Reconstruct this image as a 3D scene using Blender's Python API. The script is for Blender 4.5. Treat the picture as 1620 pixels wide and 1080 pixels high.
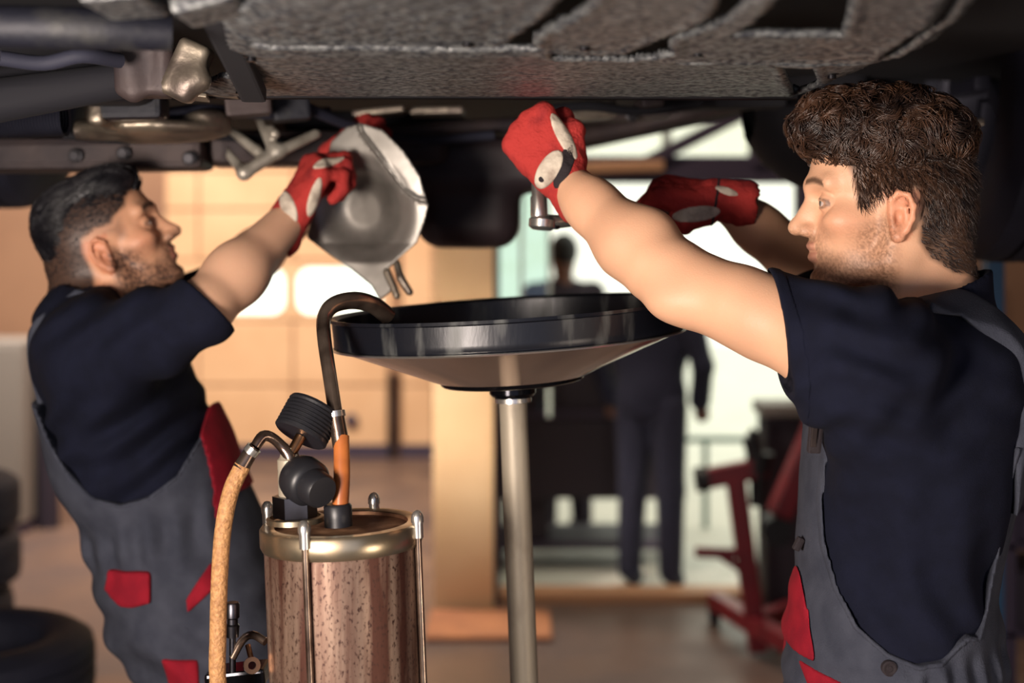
import bpy, bmesh, math, random
import numpy as np
from mathutils import Vector, Matrix

random.seed(7)
rng = np.random.default_rng(11)
SC = bpy.context.scene
COL = SC.collection
for o in list(bpy.data.objects):
    bpy.data.objects.remove(o)

# ------------------------------------------------------------------ camera
FPX, CX, HY, CAMZ = 2250.0, 810.0, 395.0, 1.6      # focal length in pixels, centre column, horizon row, eye height


def P(px, py, d):
    """world point seen at pixel (px, py) of the 1620x1080 frame, d metres in front of the lens"""
    return np.array(((px - CX) / FPX * d, d, CAMZ - (py - HY) / FPX * d))


cd = bpy.data.cameras.new('camera')
cam = bpy.data.objects.new('camera', cd)
COL.objects.link(cam)
cam.location = (0, 0, CAMZ)
cam.rotation_euler = (math.pi / 2, 0, 0)
cd.sensor_width = 36.0
cd.lens = 50.0
cd.shift_y = -(540.0 - HY) / 1620.0
cd.clip_start = 0.05
cd.dof.use_dof = True
cd.dof.focus_distance = 1.72
cd.dof.aperture_fstop = 2.5
SC.camera = cam

# ------------------------------------------------------------------ world, lights, exposure
SC.view_settings.view_transform = 'Standard'
SC.view_settings.look = 'None'
SC.view_settings.gamma = 1.0
SC.view_settings.use_curve_mapping = False
SC.view_settings.exposure = 0.12
SC.cycles.use_denoising = True
SC.cycles.max_bounces = 6
SC.cycles.sample_clamp_indirect = 4.0
W = bpy.data.worlds.new('overcast_sky')
SC.world = W
W.use_nodes = True
bg = W.node_tree.nodes['Background']
bg.inputs[0].default_value = (0.95, 0.96, 0.80, 1)
bg.inputs[1].default_value = 1.4


def area(name, loc, target, size, energy, color, size_y=None):
    l = bpy.data.lights.new(name, 'AREA')
    l.energy = energy
    l.color = color
    l.size = size
    if size_y:
        l.shape = 'RECTANGLE'
        l.size_y = size_y
    o = bpy.data.objects.new(name, l)
    COL.objects.link(o)
    o.location = loc
    o.rotation_euler = (Vector(target) - Vector(loc)).to_track_quat('-Z', 'Y').to_euler()
    return o


area('key_work_lamp', (-.80, 0.22, 1.40), (0.25, 1.85, 1.62), 0.45, 52, (1.0, 0.86, 0.76))
area('bay_fill', (-2.3, 7.2, 3.9), (-2.0, 10.4, 0.8), 2.6, 430, (1.0, 0.88, 0.77), 1.6)  # area light added under the ceiling to brighten the bay door
area('column_fill', (-3.4, 2.4, 3.5), (-.35, 6.3, .75), .7, 6.0, (1.0, 0.86, 0.70), .7).data.spread = math.radians(17)  # narrow beam added to brighten the column, no opening behind it
area('blue_fill', (0.6, -2.2, 1.7), (0.2, 2.4, 1.4), 3.0, 15, (0.60, 0.70, 1.0))  # added blue frontal fill that lifts the dark tones
area('floor_fill', (0.2, 5.3, 3.95), (0.2, 5.4, 0.0), 1.4, 48, (1.0, 0.80, 0.62), .5)  # fill light added to brighten the floor behind the car
area('right_fill', (1.5, 0.25, 0.75), (-0.2, 1.8, 1.3), 0.5, 9, (1.0, 0.82, 0.66))  # warm light added for a highlight on the canister's right side

# ------------------------------------------------------------------ materials
MATS = {}


def lin(c):
    return tuple(((v / 255) / 12.92 if v / 255 <= .04045 else ((v / 255 + .055) / 1.055) ** 2.4) for v in c)


def mat(name, rgb, rough=0.5, metal=0.0, rgb2=None, nscale=8.0, nrange=(.35, .65), nstretch=None, bump=0.0, bscale=60.0,
        spec=0.5, attr=None, rough2=None, detail=4.0, sheen=0.0, sss=0.0, coat=0.0, emit=None, third=None):
    m = bpy.data.materials.new(name)
    m.use_nodes = True
    nt = m.node_tree
    b = nt.nodes['Principled BSDF']
    L = nt.links.new
    c1 = lin(rgb) + (1,)
    b.inputs['Base Color'].default_value = c1
    b.inputs['Roughness'].default_value = rough
    b.inputs['Metallic'].default_value = metal
    b.inputs['Specular IOR Level'].default_value = spec
    if sheen:
        b.inputs['Sheen Weight'].default_value = sheen
    if coat:
        b.inputs['Coat Weight'].default_value = coat
    if sss:
        b.inputs['Subsurface Weight'].default_value = sss
        b.inputs['Subsurface Radius'].default_value = (.012, .004, .002)
        b.inputs['Subsurface Scale'].default_value = 0.6
    tc = nt.nodes.new('ShaderNodeTexCoord')
    vec = tc.outputs['Object']
    if nstretch:
        mp = nt.nodes.new('ShaderNodeMapping')
        mp.inputs['Scale'].default_value = nstretch
        L(vec, mp.inputs['Vector'])
        vec = mp.outputs['Vector']
    src = None
    if attr:
        a = nt.nodes.new('ShaderNodeAttribute')
        a.attribute_name = attr
        src = a.outputs['Color']
        L(src, b.inputs['Base Color'])
    if rgb2 is not None:
        n = nt.nodes.new('ShaderNodeTexNoise')
        n.inputs['Scale'].default_value = nscale
        n.inputs['Detail'].default_value = detail
        L(vec, n.inputs['Vector'])
        r = nt.nodes.new('ShaderNodeMapRange')
        r.inputs[1].default_value, r.inputs[2].default_value = nrange
        L(n.outputs['Fac'], r.inputs[0])
        mx = nt.nodes.new('ShaderNodeMix')
        mx.data_type = 'RGBA'
        L(r.outputs[0], mx.inputs[0])
        mx.inputs[6].default_value = c1
        mx.inputs[7].default_value = lin(rgb2) + (1,)
        top = mx.outputs[2]
        if third:                      # (colour, scale, range, stretch): a second layer of marks
            mp3 = nt.nodes.new('ShaderNodeMapping')
            mp3.inputs['Scale'].default_value = third[3]
            L(tc.outputs['Object'], mp3.inputs['Vector'])
            n3 = nt.nodes.new('ShaderNodeTexNoise')
            n3.inputs['Scale'].default_value = third[1]
            n3.inputs['Detail'].default_value = 5
            L(mp3.outputs['Vector'], n3.inputs['Vector'])
            r3 = nt.nodes.new('ShaderNodeMapRange')
            r3.inputs[1].default_value, r3.inputs[2].default_value = third[2]
            L(n3.outputs['Fac'], r3.inputs[0])
            mx3 = nt.nodes.new('ShaderNodeMix')
            mx3.data_type = 'RGBA'
            L(r3.outputs[0], mx3.inputs[0])
            L(top, mx3.inputs[6])
            mx3.inputs[7].default_value = lin(third[0]) + (1,)
            top = mx3.outputs[2]
        L(top, b.inputs['Base Color'])
        if rough2 is not None:
            rr = nt.nodes.new('ShaderNodeMapRange')
            rr.inputs[3].default_value, rr.inputs[4].default_value = rough, rough2
            L(r.outputs[0], rr.inputs[0])
            L(rr.outputs[0], b.inputs['Roughness'])
    if bump:
        n = nt.nodes.new('ShaderNodeTexNoise')
        n.inputs['Scale'].default_value = bscale
        n.inputs['Detail'].default_value = 3
        L(vec, n.inputs['Vector'])
        bp = nt.nodes.new('ShaderNodeBump')
        bp.inputs['Strength'].default_value = bump
        bp.inputs['Distance'].default_value = 0.004
        L(n.outputs['Fac'], bp.inputs['Height'])
        L(bp.outputs[0], b.inputs['Normal'])
    if emit:
        b.inputs['Emission Color'].default_value = lin(emit[0]) + (1,)
        b.inputs['Emission Strength'].default_value = emit[1]
    MATS[name] = m
    return m


# ------------------------------------------------------------------ object helpers
def empty(name, loc=(0, 0, 0), label=None, cat=None, group=None, kind=None):
    o = bpy.data.objects.new(name, None)
    COL.objects.link(o)
    o.location = loc
    o.empty_display_size = .05
    tag(o, label, cat, group, kind)
    return o


def tag(o, label=None, cat=None, group=None, kind=None):
    for k, v in (('label', label), ('category', cat), ('group', group), ('kind', kind)):
        if v:
            o[k] = v
    return o


def link(name, me, m, parent=None, label=None, cat=None, group=None, kind=None, smooth=None):
    o = bpy.data.objects.new(name, me)
    COL.objects.link(o)
    if m is not None and not me.materials:
        me.materials.append(MATS[m] if isinstance(m, str) else m)
    if parent is not None:
        o.parent = parent
        mw = Matrix.Translation(parent.location) if parent.parent is None else None
        chain = parent
        tot = Matrix.Identity(4)
        while chain is not None:
            tot = chain.matrix_parent_inverse @ chain.matrix_basis @ tot if chain.parent is None else chain.matrix_parent_inverse @ chain.matrix_basis @ tot
            chain = chain.parent
        o.matrix_parent_inverse = tot.inverted()      # geometry is given in world coordinates
    if smooth is not None:
        me.polygons.foreach_set('use_smooth', [smooth] * len(me.polygons))
    return tag(o, label, cat, group, kind)


def npmesh(name, V, F, smooth=True, cols=None, close=False):
    me = bpy.data.meshes.new(name)
    V = np.asarray(V, np.float32)
    F = np.asarray(F, np.int32)
    k = F.shape[1]
    me.vertices.add(len(V))
    me.vertices.foreach_set('co', V.ravel())
    me.loops.add(F.size)
    me.loops.foreach_set('vertex_index', F.ravel())
    me.polygons.add(len(F))
    me.polygons.foreach_set('loop_start', np.arange(0, F.size, k, dtype=np.int32))
    me.polygons.foreach_set('use_smooth', np.full(len(F), smooth, bool))
    me.update(calc_edges=True)
    if cols is not None:
        a = me.color_attributes.new('tone', 'FLOAT_COLOR', 'POINT')
        c = np.ones((len(V), 4), np.float32)
        c[:, :3] = cols
        a.data.foreach_set('color', c.ravel())
    me.validate()
    lv = np.zeros(len(me.loops), np.int32)
    me.loops.foreach_get('edge_index', lv)
    if k == 4 and close:
        one = np.nonzero(np.bincount(lv, minlength=len(me.edges)) == 1)[0]
        if len(one):                       # close pinholes
            bm = bmesh.new()
            bm.from_mesh(me)
            bm.edges.ensure_lookup_table()
            bmesh.ops.holes_fill(bm, edges=[bm.edges[int(i)] for i in one], sides=40)
            for f in bm.faces:
                f.smooth = smooth
            bm.to_mesh(me)
            bm.free()
    return me


class MB:
    """collects shapes, then links them as one mesh"""

    def __init__(s):
        s.v, s.f, s.sm = [], [], []

    def raw(s, V, F, smooth=False):
        n = len(s.v)
        s.v += [tuple(float(c) for c in v) for v in V]
        for f in F:
            s.f.append([i + n for i in f])
            s.sm.append(smooth)
        return s

    def box(s, lo, hi, bev=0.0):
        lo, hi = np.minimum(lo, hi), np.maximum(lo, hi)
        c, e = (lo + hi) / 2, (hi - lo) / 2
        return s.obox(c, (1, 0, 0), (0, 1, 0), (0, 0, 1), e, bev)

    def obox(s, c, ax, ay, az, e, bev=0.0):
        c = np.array(c, float)
        A = [np.array(a, float) / np.linalg.norm(a) for a in (ax, ay, az)]
        bev = min(bev, min(e) * .95)
        if bev <= 0:
            V = [c + A[0] * e[0] * i + A[1] * e[1] * j + A[2] * e[2] * k for i in (-1, 1) for j in (-1, 1) for k in (-1, 1)]
            F = [(0, 1, 3, 2), (4, 6, 7, 5), (0, 4, 5, 1), (2, 3, 7, 6), (0, 2, 6, 4), (1, 5, 7, 3)]
            return s.raw(V, F)
        bm = bmesh.new()
        bmesh.ops.create_cube(bm, size=1)
        for v in bm.verts:
            v.co = Vector((v.co.x * 2 * e[0], v.co.y * 2 * e[1], v.co.z * 2 * e[2]))
        bmesh.ops.bevel(bm, geom=bm.edges[:], offset=bev, segments=2, affect='EDGES', profile=.6)
        bm.verts.ensure_lookup_table()
        V = [c + A[0] * v.co.x + A[1] * v.co.y + A[2] * v.co.z for v in bm.verts]
        F = [[v.index for v in f.verts] for f in bm.faces]
        bm.free()
        return s.raw(V, F)

    def beam(s, a, b, w, h, bev=0.0, up=(0, 0, 1)):
        a, b = np.array(a, float), np.array(b, float)
        d = b - a
        L = np.linalg.norm(d)
        x = d / L
        if abs(np.dot(up, x)) > .999:
            up = (0, 1, 0) if abs(x[1]) < .9 else (1, 0, 0)
        y = np.cross(up, x)
        y /= np.linalg.norm(y)
        z = np.cross(x, y)
        return s.obox((a + b) / 2, x, y, z, (L / 2, w / 2, h / 2), bev)

    def tube(s, pts, r, n=16, caps=True, smooth=True, sub=0):
        pts = [np.array(p, float) for p in pts]
        rr = list(r) if hasattr(r, '__len__') else [r] * len(pts)
        if sub:
            pts, rr = catmull(pts, rr, sub)
        V, F = [], []
        t0 = pts[1] - pts[0]
        ref = np.array((0, 0, 1.)) if abs(t0[2]) < .9 * np.linalg.norm(t0) else np.array((1., 0, 0))
        u = np.cross(ref, t0)
        u /= np.linalg.norm(u)
        for i, p in enumerate(pts):
            t = pts[min(i + 1, len(pts) - 1)] - pts[max(i - 1, 0)]
            t /= np.linalg.norm(t) + 1e-12
            u = u - t * (u @ t)
            u /= np.linalg.norm(u)
            w = np.cross(t, u)
            for k in range(n):
                a = 2 * math.pi * k / n
                V.append(p + rr[i] * (math.cos(a) * u + math.sin(a) * w))
        m = len(pts)
        for i in range(m - 1):
            for k in range(n):
                F.append((i * n + k, i * n + (k + 1) % n, (i + 1) * n + (k + 1) % n, (i + 1) * n + k))
        s.raw(V, F, smooth)
        if caps:
            s.raw(V[:n], [list(range(n))[::-1]])
            s.raw(V[-n:], [list(range(n))])
        return s

    def lathe(s, o, axis, prof, n=48, smooth=True, closed=False):
        """prof: (along axis, radius) pairs"""
        o, ax = np.array(o, float), np.array(axis, float)
        ax /= np.linalg.norm(ax)
        ref = np.array((0, 0, 1.)) if abs(ax[2]) < .9 else np.array((1., 0, 0))
        u = np.cross(ref, ax)
        u /= np.linalg.norm(u)
        w = np.cross(ax, u)
        V, F = [], []
        for h, r in prof:
            for k in range(n):
                a = 2 * math.pi * k / n
                V.append(o + ax * h + r * (math.cos(a) * u + math.sin(a) * w))
        m = len(prof)
        for i in range(m if closed else m - 1):
            j = (i + 1) % m
            for k in range(n):
                F.append((i * n + k, i * n + (k + 1) % n, j * n + (k + 1) % n, j * n + k))
        return s.raw(V, F, smooth)

    def prism(s, pts2, y0, y1, to3):
        """extrude a 2D outline; to3(a, b, depth) gives the world point"""
        n = len(pts2)
        V = [to3(a, b, y0) for a, b in pts2] + [to3(a, b, y1) for a, b in pts2]
        F = [list(range(n))[::-1], [n + i for i in range(n)]]
        F += [(i, (i + 1) % n, n + (i + 1) % n, n + i) for i in range(n)]
        return s.raw(V, F)

    def mesh(s, name):
        me = bpy.data.meshes.new(name)
        me.from_pydata(s.v, [], s.f)
        me.polygons.foreach_set('use_smooth', s.sm)
        bm = bmesh.new()
        bm.from_mesh(me)
        bmesh.ops.remove_doubles(bm, verts=bm.verts[:], dist=1e-5)
        bmesh.ops.recalc_face_normals(bm, faces=bm.faces[:])
        bm.to_mesh(me)
        bm.free()
        return me

    def build(s, name, m, parent=None, label=None, cat=None, group=None, kind=None, soft=None):
        me = s.mesh(name)
        o = link(name, me, m, parent, label, cat, group, kind)
        if any(s.sm):
            me.set_sharp_from_angle(angle=math.radians(soft or 40))
        return o


def catmull(pts, rr, sub):
    pts = np.array(pts, float)
    rr = np.array(rr, float)
    A = np.column_stack([pts, rr])
    E = np.vstack([2 * A[0] - A[1], A, 2 * A[-1] - A[-2]])
    out = []
    for i in range(1, len(E) - 2):
        p0, p1, p2, p3 = E[i - 1:i + 3]
        for k in range(sub):
            t = k / sub
            out.append(.5 * (2 * p1 + (p2 - p0) * t + (2 * p0 - 5 * p1 + 4 * p2 - p3) * t * t + (3 * p1 - p0 - 3 * p2 + p3) * t ** 3))
    out.append(A[-1])
    out = np.array(out)
    return [o[:3] for o in out], [max(1e-4, o[3]) for o in out]


# ------------------------------------------------------------------ signed-distance modelling for bodies, clothes and soft shapes
def cone(a, b, ra, rb):
    a, b = np.asarray(a, np.float32), np.asarray(b, np.float32)
    ba = b - a
    q = float(ba @ ba) + 1e-12

    def f(p):
        pa = p - a
        h = np.clip(pa @ ba / q, 0, 1)
        return np.sqrt(((pa - h[:, None] * ba) ** 2).sum(1)) - (ra + (rb - ra) * h)
    return f


def ell(c, r, M=None):
    c, r = np.asarray(c, np.float32), np.asarray(r, np.float32)

    def f(p):
        q = p - c
        if M is not None:
            q = q @ M
        k0 = np.sqrt(((q / r) ** 2).sum(1))
        k1 = np.sqrt(((q / (r * r)) ** 2).sum(1)) + 1e-9
        return np.where(k0 < 1e-3, -r.min(), k0 * (k0 - 1) / k1)
    return f


def rbox(c, e, M=None, r=0.005):
    c, e = np.asarray(c, np.float32), np.asarray(e, np.float32) - r

    def f(p):
        q = p - c
        if M is not None:
            q = q @ M
        q = np.abs(q) - e
        return np.sqrt((np.maximum(q, 0) ** 2).sum(1)) + np.minimum(q.max(1), 0) - r
    return f


def xf(f, O, M, sc=1.0):
    """evaluate f in a local frame: columns of M are the local axes in the world"""
    O, M = np.asarray(O, np.float32), np.asarray(M, np.float32)
    return lambda p: f((p - O) @ M / np.float32(sc)) * np.float32(sc)


def plane(o, n):
    o, n = np.asarray(o, np.float32), np.asarray(n, np.float32)
    n = n / np.linalg.norm(n)
    return lambda p: (p - o) @ n


def poly2(x, z, pts):
    """signed distance to a closed 2D outline (negative inside)"""
    pts = np.asarray(pts, np.float32)
    d = np.full(x.shape, 1e9, np.float32)
    ins = np.zeros(x.shape, bool)
    n = len(pts)
    for i in range(n):
        a, b = pts[i], pts[(i + 1) % n]
        ex, ez = b - a
        wx, wz = x - a[0], z - a[1]
        t = np.clip((wx * ex + wz * ez) / (ex * ex + ez * ez + 1e-12), 0, 1)
        d = np.minimum(d, (wx - ex * t) ** 2 + (wz - ez * t) ** 2)
        c = (a[1] > z) != (b[1] > z)
        xi = a[0] + (z - a[1]) / (ez if abs(ez) > 1e-9 else 1e-9) * ex
        ins ^= c & (x < xi)
    d = np.sqrt(d)
    return np.where(ins, -d, d)


def smin(a, b, k):
    if k <= 0:
        return np.minimum(a, b)
    h = np.maximum(k - np.abs(a - b), 0) / k
    return np.minimum(a, b) - h * h * k * .25


def smax(a, b, k):
    return -smin(-a, -b, k)


class S:
    def __init__(s):
        s.p = []          # (function, k, operation)
        s.post = None
        s.cuts = []
        s.ck = .003            # rounding of cut edges

    def add(s, f, k=.01):
        s.p.append((f, k, 1))
        return s

    def sub(s, f, k=.005):
        s.p.append((f, k, -1))
        return s

    def extend(s, other):
        s.p += other.p
        return s

    def ev(s, p, idx=None):
        d = np.full(len(p), .5, np.float32)
        for i in (range(len(s.p)) if idx is None else idx):
            f, k, op = s.p[i]
            v = f(p)
            d = smin(d, v, k) if op > 0 else smax(d, -v, k)
        if s.post:
            d = s.post(p, d)
        for c in s.cuts:
            d = smax(d, c(p), s.ck)
        return d

    def mesh(s, lo, hi, h, B=12):
        lo, hi = np.array(lo, np.float32), np.array(hi, np.float32)
        nb = np.ceil((hi - lo) / (h * B)).astype(int)
        G = np.stack(np.meshgrid(*[np.arange(n) for n in nb], indexing='ij'), -1).reshape(-1, 3)
        C = lo + (G + .5).astype(np.float32) * (h * B)
        R = h * B * .866
        PM = np.stack([f(C) for f, k, op in s.p], 1)
        D = s.ev(C)
        cuts, s.cuts = s.cuts, []
        D0 = s.ev(C)
        s.cuts = cuts
        act = (np.abs(D) < R * 1.5 + .01) | (np.abs(D0) < R * 1.4 + .005)
        G, PM = G[act], PM[act]
        near = PM < R + .05 + 2.0 * np.array([k for f, k, op in s.p])
        n1 = B + 1
        loc = np.stack(np.meshgrid(*[np.arange(n1)] * 3, indexing='ij'), -1).reshape(-1, 3)
        blocks, keep = [], []
        for g, nr in zip(G, near):
            idx = np.nonzero(nr)[0]
            if not len(idx):
                continue
            pts = lo + ((g * B + loc) * h).astype(np.float32)
            d = s.ev(pts, idx)
            if d.min() < 0 < d.max():
                blocks.append(d.reshape(n1, n1, n1))
                keep.append(g)
        if not blocks:
            print('EMPTY SURFACE', lo, hi)
            return np.zeros((3, 3), np.float32), np.array([[0, 1, 2, 2]])
        D = np.array(blocks, np.float32)
        G = np.array(keep, np.int64)
        N = nb * B + 2
        key = lambda c: (c[:, 0] * N[1] + c[:, 1]) * N[2] + c[:, 2]
        offs = [(i, j, k) for i in (0, 1) for j in (0, 1) for k in (0, 1)]
        sg = D < 0
        cnt = sum(sg[:, i:i + B, j:j + B, k:k + B].astype(np.int8) for i, j, k in offs)
        b, i, j, k = np.nonzero((cnt > 0) & (cnt < 8))
        cell = G[b] * B + np.stack([i, j, k], 1)
        cv = np.stack([D[b, i + a, j + c, k + e] for a, c, e in offs], 1)
        acc = np.zeros((len(b), 3), np.float32)
        num = np.zeros(len(b), np.float32)
        O = np.array(offs, np.float32)
        for x in range(8):
            for y in range(x + 1, 8):
                if np.abs(O[x] - O[y]).sum() != 1:
                    continue
                m = (cv[:, x] < 0) != (cv[:, y] < 0)
                t = cv[m, x] / (cv[m, x] - cv[m, y])
                acc[m] += O[x] + t[:, None] * (O[y] - O[x])
                num[m] += 1
        V = lo + (cell + acc / num[:, None]) * h
        ck = key(cell)
        order = np.argsort(ck)
        sk = ck[order]
        F = []
        for ax in range(3):
            sl = [slice(0, B)] * 3
            s2 = list(sl)
            s2[ax] = slice(1, B + 1)
            A, Bn = sg[(slice(None),) + tuple(sl)], sg[(slice(None),) + tuple(s2)]
            b, i, j, k = np.nonzero(A != Bn)
            flip = A[b, i, j, k]
            c0 = G[b] * B + np.stack([i, j, k], 1)
            u, w = [(1, 2), (2, 0), (0, 1)][ax]
            q = []
            for du, dw in ((0, 0), (-1, 0), (-1, -1), (0, -1)):
                c = c0.copy()
                c[:, u] += du
                c[:, w] += dw
                kk = key(c)
                pos = np.clip(np.searchsorted(sk, kk), 0, len(sk) - 1)
                q.append(np.where(sk[pos] == kk, order[pos], -1))
            q = np.stack(q, 1)
            q[~flip] = q[~flip][:, ::-1]
            F.append(q[(q >= 0).all(1)])
        return V, np.vstack(F)


def wob(p, f, seed=0.0):
    """cheap smooth noise in about -1..1"""
    x, y, z = p[:, 0] * f + seed, p[:, 1] * f + seed * 1.7, p[:, 2] * f - seed * .6
    return (np.sin(x + 1.3 * np.sin(y * .9 + seed)) + np.sin(y * 1.1 + 1.1 * np.sin(z * 1.2)) + np.sin(z * .9 + 1.2 * np.sin(x * 1.1 + 2))) / 3


def unit(v):
    v = np.array(v, float)
    return v / np.linalg.norm(v)

# ------------------------------------------------------------------ material set
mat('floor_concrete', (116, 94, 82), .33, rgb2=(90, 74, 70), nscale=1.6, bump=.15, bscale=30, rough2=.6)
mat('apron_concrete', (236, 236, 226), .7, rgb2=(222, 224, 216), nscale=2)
mat('wall_tan', (158, 122, 96), .85, rgb2=(142, 108, 86), nscale=1.2)
mat('door_tan', (226, 186, 144), .6, rgb2=(214, 172, 130), nscale=2.0)
mat('door_groove', (168, 128, 96), .8)
mat('ceiling_dark', (70, 62, 62), .9)
mat('column_cream', (236, 204, 164), .6, rgb2=(226, 190, 148), nscale=2.5)
mat('frame_dark', (56, 46, 66), .6)
mat('frame_pale', (190, 204, 200), .5)
mat('threshold_wood', (186, 140, 104), .6)
mat('plate_rust', (186, 124, 84), .7, rgb2=(158, 104, 74), nscale=6)
mat('red_paint', (134, 22, 38), .45, rgb2=(112, 18, 34), nscale=9)
mat('black_plastic', (20, 21, 26), .45, rgb2=(30, 31, 36), nscale=20, bump=.1)
mat('black_rubber', (28, 30, 46), .75, rgb2=(36, 38, 54), nscale=12)
mat('blue_paint', (22, 62, 94), .5)
mat('white_enamel', (134, 128, 122), .45)
mat('steel_dark', (92, 92, 98), .35, 1.0, rgb2=(60, 58, 62), nscale=14)
mat('chrome', (220, 216, 208), .26, .9)
mat('card_beige', (160, 128, 108), .8, rgb2=(140, 110, 92), nscale=4)
mat('print_dark', (38, 34, 38), .8)
mat('teal_paint', (92, 132, 128), .6)
mat('coat_navy', (30, 32, 52), .9)
mat('coat_plum', (44, 36, 50), .9)
mat('skin_far', (120, 86, 74), .6)
mat('hair_black', (16, 16, 22), .6)
mat('cart_dark', (46, 38, 50), .6)
mat('rim_alloy', (48, 48, 60), .5, .5)
mat('lit_window', (225, 245, 235), .3, emit=((240, 250, 240), 1.15))


def glass_mat(name, rgb, gloss=.08):
    m = bpy.data.materials.new(name)
    m.use_nodes = True
    nt = m.node_tree
    nt.nodes.clear()
    out = nt.nodes.new('ShaderNodeOutputMaterial')
    mx = nt.nodes.new('ShaderNodeMixShader')
    t = nt.nodes.new('ShaderNodeBsdfTransparent')
    t.inputs[0].default_value = lin(rgb) + (1,)
    g = nt.nodes.new('ShaderNodeBsdfGlossy')
    g.inputs['Roughness'].default_value = .05
    mx.inputs[0].default_value = gloss
    nt.links.new(t.outputs[0], mx.inputs[1])
    nt.links.new(g.outputs[0], mx.inputs[2])
    nt.links.new(mx.outputs[0], out.inputs[0])
    MATS[name] = m


glass_mat('glass_clear', (250, 250, 244))
glass_mat('glass_teal', (226, 240, 236), .10)

# ------------------------------------------------------------------ the room
def struct(name, lo, hi, m, label, cat='wall', bev=0):
    return MB().box(np.array(lo, float), np.array(hi, float), bev).build(name, m, None, label, cat, kind='structure')


PART_Y = 6.5        # glazed partition on the right
BACK_Y = 11.0       # back wall of the left bay
struct('floor', (-6, -2.6, -.1), (5, 6.62, 0), 'floor_concrete', 'brown-grey concrete workshop floor', 'floor')
fb = struct('floor_bay', (-6, 6.62, -.1), (-.2, BACK_Y + .2, 0), 'floor_concrete', 'grey concrete floor in front of the tan door', 'floor')
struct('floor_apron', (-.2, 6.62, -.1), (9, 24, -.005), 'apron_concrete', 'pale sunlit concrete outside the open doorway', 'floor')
struct('ceiling', (-6, -2.6, 4.2), (5, 6.62, 4.3), 'ceiling_dark', 'dark workshop ceiling above the car', 'ceiling')
struct('ceiling_bay', (-6, 6.62, 4.2), (-.2, BACK_Y + .2, 4.3), 'ceiling_dark', 'dark ceiling of the back bay', 'ceiling')
struct('wall_left', (-6.1, -2.6, 0), (-6, BACK_Y + .2, 4.2), 'wall_tan', 'tan side wall left of the back bay')
struct('wall_right', (5, -2.6, 0), (5.1, 6.62, 4.2), 'wall_tan', 'tan side wall right of the shelf')
struct('wall_front', (-6, -2.7, 0), (5, -2.6, 4.2), 'wall_tan', 'tan wall behind the viewer')
struct('wall_back', (-6, BACK_Y, 0), (-.2, BACK_Y + .12, 4.2), 'wall_tan', 'tan back wall around the panelled bay door')
struct('wall_divider', (-.34, 6.62, 0), (-.2, BACK_Y, 4.2), 'wall_tan', 'tan wall between the back bay and the yard')
struct('wall_partition', (1.62, PART_Y, 0), (5, PART_Y + .12, 4.2), 'wall_tan', 'tan wall right of the open doorway')
struct('wall_lintel', (-.34, PART_Y, 2.75), (1.62, PART_Y + .12, 4.2), 'frame_dark', 'dark wall above the doorway glazing')
struct('trim_1', (-.1, PART_Y - .06, 0), (1.62, PART_Y + .1, .045), 'threshold_wood', 'tan threshold strip along the open doorway', 'threshold', .006)
struct('baseboard_back', (-6, BACK_Y - .03, 0), (-.34, BACK_Y, .10), 'frame_dark', 'dark skirting along the tan back wall', 'skirting')

# column with foot plate
o = MB().box(P(685, 966, 6.3) * (1, 1, 0), P(781, 966, 6.3) * (1, 0, 0) + np.array((0, 6.62, 4.2)), .01)
o.build('column', 'column_cream', None, 'cream square column beside the open doorway', 'column', kind='structure')
MB().box((-.36, 5.80, 0), (.165, 6.26, .022), .01).build('floor_plate', 'plate_rust', None, 'rust-orange flat plate on floor at foot of cream column', 'plate')

# sectional door in the back wall, one panel per piece
D = BACK_Y - .02
door = empty('door_1', P(470, 725, D) * (1, 1, 0), 'tan panelled bay door with two rounded windows', 'door', kind='structure')
rows = [(60, 175), (178, 268), (271, 330), (333, 410), (413, 506), (509, 608), (611, 738)]
MB().box(P(262, 60, D + .03) * (1, 1, 0) + (0, 0, 0), P(684, 60, D + .06)).build('door_leaf', 'door_groove', door)


def rrect(x0, x1, z0, z1, r, n=5):
    pts = []
    for cx, cz, a0 in ((x1 - r, z1 - r, 0), (x0 + r, z1 - r, 90), (x0 + r, z0 + r, 180), (x1 - r, z0 + r, 270)):
        for i in range(n + 1):
            a = math.radians(a0 + 90 * i / n)
            pts.append((cx + r * math.cos(a), cz + r * math.sin(a)))
    return pts


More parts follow.
